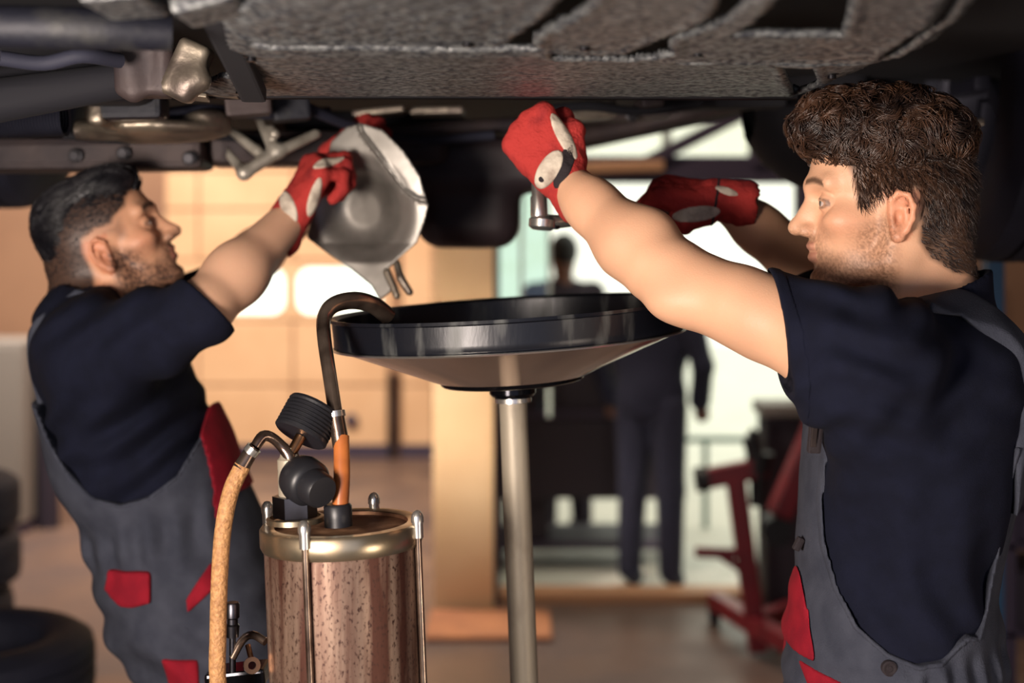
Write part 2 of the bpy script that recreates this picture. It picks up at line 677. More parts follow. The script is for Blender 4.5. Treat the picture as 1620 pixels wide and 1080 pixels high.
for (a, b) in rows:
    zt, zb = P(0, a, D)[2], max(.02, P(0, b, D)[2])
    if a == 413:
        xs = [(262, 318), (450, 470), (602, 619)]
        for (x0, x1) in xs:
            MB().box((P(x0, 0, D)[0], D, zb), (P(x1, 0, D)[0], D + .03, zt), .006).build('panel', 'door_tan', door)
        for (x0, x1) in ((318, 450), (470, 602)):
            X0, X1 = P(x0, 0, D)[0], P(x1, 0, D)[0]
            zi0, zi1 = P(0, 496, D)[2], P(0, 424, D)[2]
            fr = MB()
            inner = rrect(X0 + .0, X1 - .0, zi0, zi1, .10)
            outer = []
            for (x, z) in inner:          # frame: outer rectangle, rounded opening
                cx_, cz_ = (X0 + X1) / 2, (zi0 + zi1) / 2
                sx, sz = (x - cx_) / ((X1 - X0) / 2), (z - cz_) / ((zi1 - zi0) / 2)
                k = 1 / max(abs(sx), abs(sz))
                outer.append((cx_ + sx * k * (X1 - X0) / 2, cz_ + math.copysign(1, sz) * ((zt if sz > 0 else -zb) - math.copysign(1, sz) * cz_) * min(1, abs(sz * k)) if abs(sz * k) > .999 else z))
            n = len(inner)
            V = [(x, D, z) for x, z in inner] + [(x, D, z) for x, z in outer] + [(x, D + .04, z) for x, z in inner]
            F = [(i, (i + 1) % n, n + (i + 1) % n, n + i) for i in range(n)] + [(i, (i + 1) % n, 2 * n + (i + 1) % n, 2 * n + i) for i in range(n)]
            fr.raw(V, F)
            w = fr.build('window_frame', 'door_tan', door)
            pane = MB().prism(inner, D + .012, D + .018, lambda x, z, y: (x, y, z))
            pane.build('window_pane', 'lit_window', w) if 'lit_window' in MATS else None
    else:
        for (x0, x1) in ((262, 312), (315, 462), (465, 612)):
            MB().box((P(x0, 0, D)[0], D, zb), (P(x1, 0, D)[0], D + .03, zt), .012).build('panel', 'door_tan', door)
MB().box(P(617, 60, D - .03) * (1, 1, 0), P(631, 60, D)).build('door_stile', 'door_groove', door)
for (a, b) in ((60, 330), (333, 608), (611, 738)):
    MB().box((P(636, 0, D)[0], D, max(.02, P(0, b, D)[2])), (P(684, 0, D)[0], D + .03, P(0, a, D)[2]), .012).build('panel', 'door_tan', door)
MB().tube([P(621, 590, D - .06), P(621, 730, D - .06)], .035, 10).build('hinge_rod', 'steel_dark', door)
MB().lathe(P(556, 664, D), (0, -1, 0), [(0, .05), (.05, .05), (.06, .03), (.06, 0)], 16).build('lock', 'frame_dark', door)

# doorway glazing
fr = empty('window_1', (0.6, PART_Y, 0), 'doorway glazing with dark transom beam and brace', 'window', kind='structure')
y0, y1 = PART_Y - .1, PART_Y + .05
MB().box(P(760, 289, y0), P(1262, 246, y0) + (0, .12, 0), .01).build('transom', 'frame_dark', fr)
MB().box(P(1190, 262, y0 - .02), P(1236, 20, y0 - .02) + (0, .12, 0), .01).build('post', 'frame_dark', fr)
MB().beam(P(1020, 258, y0), P(1230, 152, y0), .06, .06, .01).build('brace', 'frame_dark', fr)
MB().beam(P(1050, 262, y0 - .03), P(900, 266, y0 - .03), .04, .05, .01).build('ledge', 'threshold_wood', fr)
MB().box(P(1063, 246, y0 + .04), P(1048, 100, y0 + .04) + (0, .04, 0)).build('mullion', 'frame_pale', fr)
MB().box(P(772, 960, y0) * (1, 1, 0), P(790, 289, y0) + (0, .1, 0), .008).build('jamb', 'frame_dark', fr)
MB().box(P(1262, 960, y0) * (1, 1, 0), P(1290, 20, y0) + (0, .1, 0), .008).build('jamb', 'frame_dark', fr)
for (a, b) in ((790, 822), (828, 866)):
    MB().box(P(a, 650, PART_Y + .02) , P(b, 290, PART_Y + .03)).build('side_pane', 'glass_teal', fr)
MB().box(P(822, 660, PART_Y), P(828, 290, PART_Y) + (0, .04, 0)).build('glazing_bar', 'frame_pale', fr)
MB().box(P(866, 660, PART_Y), P(872, 290, PART_Y) + (0, .04, 0)).build('glazing_bar', 'frame_pale', fr)
for (a, b) in ((782, 1048), (1063, 1262)):
    MB().box(P(a, 245, PART_Y + .03), P(b, 20, PART_Y + .036)).build('top_pane', 'glass_clear', fr)

# outside: rail and pale low building
hr = empty('handrail', P(1150, 820, 8.2) * (1, 1, 0), 'teal metal handrail outside the bright doorway', 'railing')
MB().beam(P(1060, 695, 8.2), P(1262, 695, 8.2), .04, .03, .005).build('rail', 'teal_paint', hr)
for px in (1062, 1116, 1260):
    MB().beam(P(px, 695, 8.2) , P(px, 695, 8.2) * (1, 1, 0), .03, .03).build('post', 'teal_paint', hr)


# ------------------------------------------------------------------ tyres
def tyre_prof(R, w, r0):
    h = w / 2
    return [(-h * .72, r0), (-h * .95, r0 + .02), (-h, (R + r0) / 2), (-h * .92, R - .03), (-h * .74, R - .006), (-h * .42, R), (-h * .40, R - .008), (-h * .34, R - .008), (-h * .32, R),
            (-.006, R), (-.004, R - .008), (.004, R - .008), (.006, R), (h * .32, R), (h * .34, R - .008), (h * .40, R - .008), (h * .42, R),
            (h * .74, R - .006), (h * .92, R - .03), (h, (R + r0) / 2), (h * .95, r0 + .02), (h * .72, r0)]


def tyre_stack(px, py_top, d, n, labels, dz=.176, R=.30):
    c = P(px, py_top, d)
    for i in range(n):
        z = dz * (i + .5) + .004
        m = MB().lathe((c[0] + .012 * math.sin(i * 2.3), d + .012 * math.cos(i * 1.7), z), (0, 0, 1), tyre_prof(R, dz * .99, .19), 40, closed=True)
        m.build('tyre', 'black_rubber', None, labels[i], 'tyre', 'stacked tyres at left')


ORD = ['lowest', 'second from the floor', 'third from the floor', 'fourth from the floor', 'topmost']
tyre_stack(-128, 760, 4.5, 5, ['black tyre, %s in the stack at far left edge' % w for w in ORD])
tyre_stack(-70, 1010, 3.25, 4, ['black tyre, %s in the nearer stack at bottom left corner' % w for w in (ORD[:3] + ORD[4:])], .18)

# ------------------------------------------------------------------ back left: cabinet, gas bottle
cb = empty('cabinet', P(10, 730, 8.0) * (1, 1, 0), 'white metal cabinet standing at far left behind the man', 'cabinet')
c0, c1 = P(-60, 540, 8.0), P(38, 540, 8.0)
MB().box((c0[0], 8.0, .06), (c1[0], 8.5, c0[2]), .012).build('body', 'white_enamel', cb)
MB().box((c0[0] + .02, 7.985, .12), (c1[0] - .02, 8.0, c0[2] - .03), .006).build('door', 'white_enamel', cb)
MB().box((c0[0], 8.01, 0), (c1[0], 8.5, .06)).build('plinth', 'frame_dark', cb)
g = empty('gas_bottle', P(56, 720, 8.2) * (1, 1, 0), 'dark tall gas bottle beside the white cabinet', 'gas bottle')
gx = P(76, 0, 8.2)[0]
ztop = P(0, 515, 8.2)[2]
MB().lathe((gx, 8.2, 0), (0, 0, 1), [(0, 0), (0, .065), (ztop - .12, .065), (ztop - .06, .055), (ztop, .03), (ztop, 0)], 24).build('body', 'coat_plum', g)
MB().lathe((gx, 8.2, ztop), (0, 0, 1), [(0, .02), (.05, .02), (.05, .03), (.09, .03), (.09, 0)], 12).build('valve', 'steel_dark', g)

# ------------------------------------------------------------------ right: shelf, lift post, notice
lp = empty('lift_post', P(1577, 1000, 3.6) * (1, 1, 0), 'blue steel lift post behind the man on the right', 'lift')
MB().box(P(1562, 395, 3.6) * (1, 1, 0), P(1590, -40, 3.6) + (0, .05, 1.2), .004).build('post', 'blue_paint', lp)
MB().box((P(1500, 0, 3.6)[0], 3.5, 0), (P(1640, 0, 3.6)[0], 3.78, .03), .004).build('foot_plate', 'blue_paint', lp)
MB().raw([P(1565, 1000, 3.6), P(1525, 1130, 3.6), P(1565, 1130, 3.6), P(1565, 1000, 3.62), P(1525, 1130, 3.62), P(1565, 1130, 3.62)],
         [(0, 1, 2), (3, 5, 4), (0, 3, 4, 1), (0, 2, 5, 3), (1, 4, 5, 2)]).build('gusset', 'blue_paint', lp)
sh = empty('shelving_unit', P(1640, 900, 4.2) * (1, 1, 0), 'dark shelving unit at the right edge', 'shelf')
sx0, sx1 = P(1592, 0, 4.2)[0], P(1592, 0, 4.2)[0] + .9
zs = [P(0, y, 4.2)[2] for y in (650, 790, 860, 1000)] + [.08]
for z in zs:
    MB().box((sx0, 4.2, z - .02), (sx1, 4.6, z), .003).build('shelf_board', 'frame_dark', sh)
for x in (sx0, sx1 - .03):
    for y in (4.2, 4.57):
        MB().box((x, y, 0), (x + .03, y + .03, zs[0] + .05)).build('upright', 'frame_dark', sh)
for i, (z, w, hgt, m, lab) in enumerate(((zs[0], .26, .13, 'card_beige', 'beige cardboard box on the top shelf at right edge'),
                                         (zs[1], .3, .16, 'cart_dark', 'dark plum bin on the shelf below the beige box'),
                                         (zs[2], .28, .08, 'frame_dark', 'flat dark tray on the middle shelf at right edge'),
                                         (zs[3], .3, .16, 'cart_dark', 'dark bin on the lower shelf at right edge'))):
    b = empty('storage_box', (sx0 + .05, 4.25, z), lab, 'box', 'boxes on the dark shelf')
    MB().box((sx0 + .04, 4.24, z), (sx0 + .04 + w, 4.5, z + hgt), .006).build('body', m, b)
    MB().box((sx0 + .035, 4.235, z + hgt), (sx0 + .045 + w, 4.505, z + hgt + .012), .003).build('lid', m, b)
MB().tube([P(1596, 735, 4.15), P(1640, 765, 4.15)], .022, 10).build('red_handle', 'red_paint', None, 'red tool handle sticking out beside the shelf', 'tool')
nb = empty('notice_board', P(1540, 445, 6.4), 'small beige notice with dark symbols on wall behind the collar', 'notice')
MB().box(P(1506, 474, 6.44), P(1562, 418, 6.46), .004).build('board', 'card_beige', nb)
MB().box(P(1512, 442, 6.435), P(1518, 426, 6.44)).build('mark', 'print_dark', nb)
MB().box(P(1526, 442, 6.435), P(1532, 426, 6.44)).build('mark', 'print_dark', nb)
MB().box(P(1532, 442, 6.435), P(1538, 438, 6.44)).build('mark', 'print_dark', nb)
MB().lathe(P(1551, 436, 6.44), (0, -1, 0), [(0, .022), (.005, .022), (.005, 0)], 14).build('mark', 'print_dark', nb)
MB().box(P(1506, 458, 6.435), P(1562, 447, 6.44)).build('mark', 'print_dark', nb)

# ------------------------------------------------------------------ red engine stand and crane by the doorway
DS = 5.6
es = empty('engine_stand', P(1185, 1050, DS) * (1, 1, 0), 'red engine stand on castors in front of the doorway', 'stand')
MB().beam(P(1163, 752, DS), P(1200, 1030, DS), .075, .075, .01, up=(0, 1, 0)).build('mast', 'red_paint', es)
MB().beam(P(1116, 757, DS), P(1212, 738, DS), .08, .065, .012, up=(0, 1, 0)).build('head_arm', 'red_paint', es)
MB().lathe(P(1108, 758, DS), unit(P(1116, 757, DS) - P(1108, 758, DS)), [(-.02, 0), (-.02, .05), (.03, .05), (.03, 0)], 16).build('knob', 'black_plastic', es)
MB().beam(P(1100, 873, DS), P(1178, 876, DS), .04, .03, .006, up=(0, 1, 0)).build('handle_bar', 'red_paint', es)
MB().beam(P(1180, 905, DS), P(1140, 878, DS), .03, .02, .004, up=(0, 1, 0)).build('strut', 'red_paint', es)
for (a, b) in ((P(1190, 1000, DS), P(1130, 968, DS + .5)), (P(1190, 1000, DS), P(1290, 1072, DS - .35)), (P(1190, 1015, DS), P(1275, 985, DS + .4))):
    b = np.array(b)
    b[2] = .1
    a = np.array(a)
    a[2] = .13
    MB().beam(a, b, .07, .07, .01).build('leg', 'red_paint', es)
    MB().lathe(b - (0, 0, .055), (1, 0, 0), [(-.02, 0), (-.02, .045), (.02, .045), (.02, 0)], 16).build('castor', 'black_rubber', es)
MB().tube([P(1186, 690, DS), P(1194, 720, DS), P(1190, 745, DS)], .035, 10, sub=3).build('clamp', 'black_plastic', es)
MB().tube([P(1205, 715, DS), P(1200, 760, DS), P(1198, 800, DS)], [.05, .035, .03], 10, sub=3).build('clamp', 'black_plastic', es)
MB().tube([P(1187, 690, DS), P(1190, 683, DS), P(1197, 690, DS)], .02, 8).build('hook', 'black_plastic', es)
ec = empty('engine_crane', P(1260, 1000, 5.9) * (1, 1, 0), 'red crane boom slanting beside the engine stand, in front of dark cabinet', 'crane')
MB().beam(P(1320, 610, 5.7), P(1232, 815, 5.7), .09, .12, .015, up=(0, 1, 0)).build('boom', 'red_paint', ec)
MB().lathe(P(1226, 838, 5.7), (0, 1, 0), [(-.06, 0), (-.06, .06), (.06, .06), (.06, 0)], 20).build('boom_foot', 'black_plastic', ec)
MB().box(P(1212, 845, 6.1) * (1, 1, 0), P(1285, 660, 6.1) + (0, .22, 0), .01).build('cabinet', 'cart_dark', ec)
MB().box(P(1206, 660, 6.08), P(1290, 640, 6.08) + (0, .26, 0), .01).build('top', 'white_enamel', ec)

# ------------------------------------------------------------------ dark cart in the doorway
ct = empty('work_cart', P(930, 930, 7.1) * (1, 1, 0), 'dark wheeled work cart in the doorway behind the oil drain pole', 'cart')
DC = 7.1
MB().box(P(786, 790, DC), P(1072, 660, DC) + (0, .5, 0), .02).build('body', 'cart_dark', ct)
MB().box(P(796, 650, DC), P(1010, 540, DC) + (0, .4, 0), .02).build('tool_chest', 'cart_dark', ct)
MB().box(P(780, 662, DC - .02), P(1080, 648, DC) + (0, .54, 0), .008).build('top', 'frame_dark', ct)
MB().box((P(786, 0, DC)[0], DC, .10), (P(1072, 0, DC)[0], DC + .5, .14), .01).build('bottom_shelf', 'frame_dark', ct)
MB().box((P(800, 0, DC)[0], DC + .05, .14), (P(868, 0, DC)[0], DC + .4, .46), .01).build('drawer_box', 'cart_dark', ct)
for px in (790, 1064):
    for dy in (.03, .47):
        MB().beam(np.array((P(px, 0, DC)[0], DC + dy, .08)), P(px, 790, DC) + (0, dy, 0), .04, .04).build('leg', 'frame_dark', ct)
        MB().lathe((P(px, 0, DC)[0], DC + dy, .045), (1, 0, 0), [(-.02, 0), (-.02, .045), (.02, .045), (.02, 0)], 14).build('wheel', 'black_rubber', ct)
MB().beam(P(845, 648, DC + .2), P(905, 640, DC + .2), .2, .05, .01).build('tray', 'threshold_wood', ct)


# ------------------------------------------------------------------ two bystanders in the doorway
def bystander(px, top_py, d, label, coat, turn):
    hgt = P(px, top_py, d)[2]
    k = hgt / 1.75
    x = P(px, 0, d)[0]
    o = np.array((x, d, 0))
    c, s_ = math.cos(turn), math.sin(turn)
    M = np.array(((c, -s_, 0), (s_, c, 0), (0, 0, 1.))) * 1.0
    q = lambda a, b, z: o + M @ (np.array((a, b, z)) * k)
    root = empty('person', tuple(o), label, 'person', 'bystanders in the doorway')
    b = S()
    b.add(ell(q(0, .0, 1.64), np.array((.078, .098, .115)) * k))
    b.add(ell(q(0, -.095, 1.62), np.array((.015, .03, .025)) * k), .02)
    b.add(cone(q(0, .02, 1.40), q(0, .0, 1.58), .06 * k, .055 * k), .03)
    b.add(ell(q(0, 0, 1.2), np.array((.17, .1, .25)) * k), .03)
    for e in (-1, 1):
        b.add(cone(q(e * .24, -.06, .96), q(e * .24, -.10, .88), .032 * k, .04 * k), .01)
        b.add(cone(q(e * .26, -.02, 1.1), q(e * .24, -.06, .95), .04 * k, .03 * k), .01)
    V, F = b.mesh(o - (.45, .35, -.7), o + (.45, .35, hgt + .05), .012)
    link('body', npmesh('body', V, F), 'skin_far', root)
    h = S()
    h.add(ell(q(0, .012, 1.66), np.array((.086, .105, .105)) * k))
    h.cuts.append(plane(q(0, -.02, 1.62), (0, -.6 * c, -1)))
    V, F = h.mesh(o + (-.3, -.3, 1.4), o + (.3, .3, hgt + .08), .01)
    link('hair', npmesh('hair', V, F), 'hair_black', root)
    t = S()
    t.add(ell(q(0, 0, 1.24), np.array((.2, .125, .26)) * k))
    t.add(cone(q(-.17, 0, 1.40), q(.17, 0, 1.40), .075 * k, .075 * k), .05)
    t.add(ell(q(0, 0, .98), np.array((.18, .13, .16)) * k), .08)
    for e in (-1, 1):
        t.add(cone(q(e * .19, 0, 1.40), q(e * .28, .02, 1.14), .07 * k, .058 * k), .03)
        t.add(cone(q(e * .28, .02, 1.14), q(e * .24, -.06, .95), .055 * k, .05 * k), .02)
    t.post = lambda p, dd: dd + .006 * wob(p, 22)
    V, F = t.mesh(o + (-.5, -.4, .6), o + (.5, .4, hgt), .012)
    link('jacket', npmesh('jacket', V, F), coat, root)
    l = S()
    for e in (-1, 1):
        l.add(cone(q(e * .09, 0, .92), q(e * .10, -.01, .5), .10 * k, .075 * k), .03)
        l.add(cone(q(e * .10, -.01, .5), q(e * .11, .02, .09), .075 * k, .06 * k), .02)
    V, F = l.mesh(o + (-.4, -.3, -.02), o + (.4, .3, 1.1), .012)
    link('trousers', npmesh('trousers', V, F), coat, root)
    for e in (-1, 1):
        f = S()
        f.add(ell(q(e * .11, -.05, .045), np.array((.05, .12, .05)) * k))
        f.cuts.append(plane((0, 0, .0), (0, 0, -1)))
        V, F = f.mesh(o + (-.4, -.4, -.02), o + (.4, .4, .2), .01)
        link('shoe', npmesh('shoe', V, F), 'black_rubber', root)


bystander(891, 372, 8.0, 'person in dark clothes standing in the doorway, head visible above the pan', 'coat_plum', math.pi + .3)
bystander(1030, 386, 6.75, 'person in navy jacket standing in the doorway behind the right man\'s forearm', 'coat_navy', math.pi - .4)

# ------------------------------------------------------------------ the raised car seen from below
mat('composite', (100, 102, 102), .45, .2, rgb2=(40, 42, 48), nscale=210, nrange=(.40, .62), nstretch=(.6, .5, 1), bump=.45, bscale=150, rough2=.6, detail=4)
mat('underbody_dark', (11, 11, 21), .85, rgb2=(8, 8, 17), nscale=6)
mat('underbody_brown', (72, 60, 58), .6, .3, rgb2=(46, 40, 44), nscale=9, bump=.3, bscale=40)
mat('cast_alloy', (150, 140, 124), .42, .7, rgb2=(92, 82, 76), nscale=16, bump=.3, bscale=60)
mat('fork_alloy', (206, 200, 186), .42, .5, rgb2=(150, 142, 130), nscale=20)
mat('bolt_dark', (34, 33, 36), .4, .8)
mat('tank_brown', (62, 50, 52), .55, rgb2=(46, 38, 44), nscale=7)
mat('pressed_steel', (178, 174, 167), .36, .75, rgb2=(112, 108, 102), nscale=7, bump=.08, bscale=50, rough2=.55)
mat('tube_navy', (16, 18, 30), .6, .2, rgb2=(56, 56, 52), nscale=22, nrange=(.5, .8), bump=.3, bscale=60)

ZC = 1.80
car = empty('car', (0.1, 2.4, ZC), 'dark raised car seen from below with ribbed underbody cover', 'car')


def onc(px, py, z=ZC):
    d = (z - CAMZ) * FPX / (HY - py)
    return ((px - CX) / FPX * d, d)


outline = [onc(*q) for q in ((470, -60), (428, 0), (352, 42), (358, 80), (378, 126), (276, 156), (560, 157), (900, 158), (1268, 158), (1330, 134), (1482, 74), (1556, 0), (1600, -60))]
groove_px = [
    [(395, 67), (640, 69), (790, 70), (812, 60), (840, 40), (868, 20), (890, -4), (915, -40), (960, -40), (938, -4), (925, 14), (870, 44), (846, 58), (842, 66), (850, 74), (800, 75), (395, 71)],
    [(872, 79), (985, 81), (1022, 70), (1060, 55), (1100, 40), (1126, 24), (1140, -4), (1165, -40), (1230, -40), (1185, 0), (1150, 28), (1110, 47), (1070, 57), (1056, 66), (1062, 80), (1000, 89), (872, 84)],
    [(1068, 92), (1388, 94), (1400, 80), (1470, 46), (1500, -4), (1520, -40), (1545, -40), (1524, 0), (1496, 44), (1400, 92), (1386, 98), (1068, 96)],
    [(1236, 101), (1284, 101), (1298, 137), (1258, 150)],
    [(1160, 54), (1330, 54), (1338, 30), (1350, -20), (1240, -20), (1212, 20)],
]
grooves = [[onc(*q) for q in g] for g in groove_px]
gdepth = [.012, .012, .010, .012, .012]
h = .0040
nx, ny = int(1.75 / h), int(.90 / h)
gx, gy = np.meshgrid(-.62 + h * np.arange(nx), 1.03 + h * np.arange(ny), indexing='ij')
X, Y = gx.ravel().astype(np.float32), gy.ravel().astype(np.float32)
out = poly2(X, Y, outline)
Z = np.full_like(X, ZC)
slot = np.full_like(X, 1.0)
for g, dp in zip(grooves, gdepth):
    e = poly2(X, Y, g)
    t = np.clip(.5 - e / .008, 0, 1)
    Z += dp * t * t * (3 - 2 * t)
    Z -= .003 * np.exp(-((e - .007) / .006) ** 2)             # rolled edge along each slot
    slot = np.minimum(slot, e)
PY = HY - (ZC - CAMZ) * FPX / Y
Z -= .004 * np.exp(-((PY - 86) / 9) ** 2) * (X < .45)
Z += .010 * np.clip((out + .05) / .05, 0, 1) ** 2             # outer rim rolls upward
Z += .0016 * np.sin(X * 165 + 1.5 * np.sin(Y * 20)) * np.sin(Y * 120 + X * 30) * (PY < 62) * (X < .05)
Z += .0012 * wob(np.column_stack([X, Y, 0 * X]), 40) + .0012 * wob(np.column_stack([X, Y, 0 * X]), 130, 3)
# vertices beside a slot or the outline slide onto its edge, so the edges run smooth
for ps, sgn in [(g, 1) for g in grooves] + [(outline, -1)]:
    e0 = poly2(X, Y, ps) * sgn
    m_ = (e0 > -.0005) & (e0 < h * 1.05)
    gx_ = (poly2(X[m_] + 1e-3, Y[m_], ps) * sgn - e0[m_]) / 1e-3
    gy_ = (poly2(X[m_], Y[m_] + 1e-3, ps) * sgn - e0[m_]) / 1e-3
    X[m_] -= gx_ * e0[m_]
    Y[m_] -= gy_ * e0[m_]
inside = ((out < 0) & (slot > -.0005)).reshape(nx, ny)
q = inside[:-1, :-1] & inside[1:, :-1] & inside[1:, 1:] & inside[:-1, 1:]
I, J = np.nonzero(q)
idx = lambda i, j: i * ny + j
F = np.stack([idx(I, J), idx(I, J + 1), idx(I + 1, J + 1), idx(I + 1, J)], 1)
used = np.unique(F)
rem = np.full(nx * ny, -1)
rem[used] = np.arange(len(used))
cov = link('underbody_cover', npmesh('underbody_cover', np.column_stack([X, Y, Z])[used], rem[F], close=False), 'composite', car, 'speckled grey ribbed composite cover')
md = cov.modifiers.new('thickness', 'SOLIDIFY')
md.thickness = .007
md.offset = -1
for (px, py) in ((398, 90), (740, 66), (925, 73), (1104, 82), (1386, 88), (1316, 118)):
    a = onc(px, py)
    MB().lathe((a[0], a[1], ZC + .004), (0, 0, -1), [(0, .008), (.004, .008), (.0045, .005), (.009, .005), (.009, 0)], 12).build('bolt', 'bolt_dark', cov)
# flange and torn tabs along the far edge of the cover
lip = [P(270, 158, 1.87), P(420, 157, 1.885), P(700, 157, 1.9), P(1000, 158, 1.9), P(1262, 158, 1.885)]
MB().tube([p + (0, .004, .006) for p in lip], .006, 8, sub=6).build('edge_flange', 'bolt_dark', cov)
rr = random.Random(4)
for (px, py, w) in ((300, 152, .05), (340, 146, .06), (395, 143, .05), (450, 140, .05), (610, 138, .035), (668, 136, .012), (1098, 137, .03)):
    c = P(px, py, 1.85)
    MB().obox(c, (1, rr.uniform(-.2, .2), rr.uniform(-.15, .15)), (0, 1, rr.uniform(-.4, .1)), (0, .2, 1), (w / 2, .012, .0025), .001).build('torn_tab', 'cast_alloy', cov)
MB().tube([P(392, 150, 1.84), P(380, 128, 1.82), P(430, 108, 1.70), P(476, 92, 1.60)], .006, 8, sub=4).build('tie_rod', 'bolt_dark', cov)
MB().lathe(P(384, 134, 1.80), (0, 0, -1), [(-.01, .016), (.0, .016), (.003, .009), (.012, .009), (.012, 0)], 14).build('bolt', 'bolt_dark', cov)

# floor pan above everything
pan_out = [(-3.2, .9), (-3.2, 4.4), (.17, 4.2), (.50, 2.93), (.62, 2.6), (1.7, 2.9), (1.7, .9)]
MB().prism(pan_out, 1.915, 1.96, lambda a, b, z: (a, b, z)).build('floor_pan', 'underbody_dark', car)
MB().beam(P(905, 226, 4.0), P(1186, 158, 2.9), .05, .05, .01).build('sill_edge', 'underbody_dark', car)
MB().beam(P(880, 188, 2.6), P(1060, 178, 2.6), .07, .02, .008).build('cross_brace', 'underbody_brown', car)
MB().beam(P(1030, 166, 2.5), P(1240, 163, 2.5), .06, .018, .006).build('cross_brace', 'underbody_dark', car)
MB().tube([P(830, 222, 2.75), P(960, 208, 2.8), P(1080, 180, 2.8), P(1190, 158, 2.7)], .018, 12, sub=4).build('brake_pipe', 'underbody_brown', car)

# left-hand running gear
MB().tube([P(-60, 40, 1.32), P(120, 44, 1.32), P(272, 52, 1.34)], [.019, .020, .017], 20, sub=4).build('stabiliser_tube', 'tube_navy', car)
ca = S()
ca.add(cone(P(-120, 178, 1.74), P(190, 128, 1.74), .030, .022))
ca.add(cone(P(-120, 150, 1.78), P(190, 112, 1.78), .026, .020), .02)
ca.sub(cone(P(-60, 160, 1.70), P(150, 130, 1.70), .010, .008), .012)
V, F = ca.mesh(P(-160, 260, 1.68), P(240, 60, 1.86), .004)
link('control_arm', npmesh('control_arm', V, F), 'underbody_dark', car)
sfm = S()
sfm.add(rbox(P(60, 108, 1.98), (.16, .06, .05), r=.03))
V, F = sfm.mesh(P(-160, 200, 1.88), P(300, 20, 2.08), .008)
link('subframe', npmesh('subframe', V, F), 'underbody_dark', car)
br = S()
br.add(rbox(P(231, 112, 1.72), (.032, .03, .032), r=.009))
br.add(cone(P(212, 146, 1.70), P(204, 80, 1.70), .012, .014), .012)
br.add(cone(P(262, 84, 1.70), P(266, 140, 1.70), .010, .008), .012)
br.sub(cone(P(238, 84, 1.685), P(232, 152, 1.685), .004, .004), .004)
V, F = br.mesh(P(150, 190, 1.64), P(300, 50, 1.80) + (.02, .0, .02), .003)
link('mount_bracket', npmesh('mount_bracket', V, F), 'underbody_brown', car)
pl = S()
pl.add(rbox(P(296, 112, 1.70), (.020, .02, .036), np.array(Matrix.Rotation(.42, 3, 'Y')), r=.008))
pl.add(cone(P(318, 128, 1.69), P(300, 132, 1.69), .012, .012), .02)
V, F = pl.mesh(P(240, 190, 1.64), P(350, 50, 1.80), .003)
link('bracket_plate', npmesh('bracket_plate', V, F), 'cast_alloy', car)
MB().beam(P(342, 20, 1.35), P(402, 150, 1.72), .03, .02, .004).build('support_strap', 'underbody_dark', car)
for (a, b, w) in (((150, 6), (250, -2), .10), ((285, 22), (385, -4), .08)):
    MB().beam(P(a[0], a[1], 1.22), P(b[0], b[1], 1.22), w, .016, .006).build('cover_fragment', 'composite', car)
# bellows boot
prof = []
for i in range(26):
    x = i * .0042
    prof += [(x, .021), (x + .0021, .026)]
MB().lathe(P(-20, 190, 1.95), unit(P(108, 186, 1.95) - P(-20, 190, 1.95)), prof, 24, smooth=False).build('bellows_boot', 'black_rubber', car)
MB().beam(P(150, 172, 2.05), P(262, 170, 2.05), .06, .035, .008).build('gearbox_mount', 'tube_navy', car)
gb = S()
gb.add(rbox(P(162, 172, 2.06), (.012, .04, .026), r=.006))
gb.add(cone(P(150, 188, 2.05), P(262, 186, 2.05), .006, .005), .008)
gb.add(ell(P(240, 205, 2.2), (.12, .10, .020)), .015)
gb.add(cone(P(120, 207, 2.15), P(350, 196, 2.2), .012, .010), .02)
gb.add(ell(P(330, 188, 2.2), (.035, .06, .014)), .01)
gb.post = lambda p, d: d + .003 * wob(p, 70)
V, F = gb.mesh(P(60, 260, 1.98), P(420, 120, 2.34), .0045)
link('gearbox', npmesh('gearbox', V, F), 'cast_alloy', car)
MB().beam(P(-260, 250, 2.45), P(330, 244, 2.45), .12, .055, .014).build('cross_member', 'underbody_brown', car)
MB().beam(P(330, 236, 2.5), P(700, 236, 2.6), .14, .06, .02).build('cross_member', 'underbody_brown', car)
MB().beam(P(440, 200, 2.7), P(720, 206, 2.8), .20, .05, .02).build('exhaust_tunnel', 'underbody_dark', car)
MB().beam(P(560, 182, 2.45), P(642, 174, 2.45), .07, .012, .005).build('heat_plate', 'cast_alloy', car)
MB().beam(P(650, 178, 2.5), P(735, 176, 2.5), .07, .014, .005).build('heat_plate', 'cast_alloy', car)
MB().tube([P(470, 235, 2.5), P(560, 214, 2.5), P(680, 205, 2.55), P(830, 196, 2.6)], .014, 12, sub=4).build('exhaust_pipe', 'underbody_brown', car)
tk = S()
tk.add(rbox(P(742, 330, 2.75), (.098, .12, .075), r=.045))
tk.add(rbox(P(742, 262, 2.75), (.16, .13, .05), r=.03), .03)
tk.post = lambda p, d: d + .002 * wob(p, 30)
V, F = tk.mesh(P(560, 450, 2.55), P(920, 150, 2.95), .006)
link('silencer', npmesh('silencer', V, F), 'tank_brown', car)
# alloy fork with three fingers
fk = S()
for a, b in ((P(362, 204, 2.35), P(408, 240, 2.32)), (P(356, 236, 2.35), P(386, 274, 2.30)), (P(408, 184, 2.35), P(430, 232, 2.32))):
    fk.add(cone(a, b, .0065, .009), .006)
fk.add(cone(P(386, 274, 2.30), P(440, 240, 2.32), .011, .010), .01)
fk.add(cone(P(440, 240, 2.32), P(500, 212, 2.36), .010, .008), .01)
fk.add(cone(P(428, 206, 2.33), P(434, 212, 2.32), .009, .009), .006)
V, F = fk.mesh(P(330, 310, 2.2), P(530, 150, 2.45), .003)
link('alloy_fork', npmesh('alloy_fork', V, F), 'fork_alloy', car, 'bright alloy fork with three fingers')

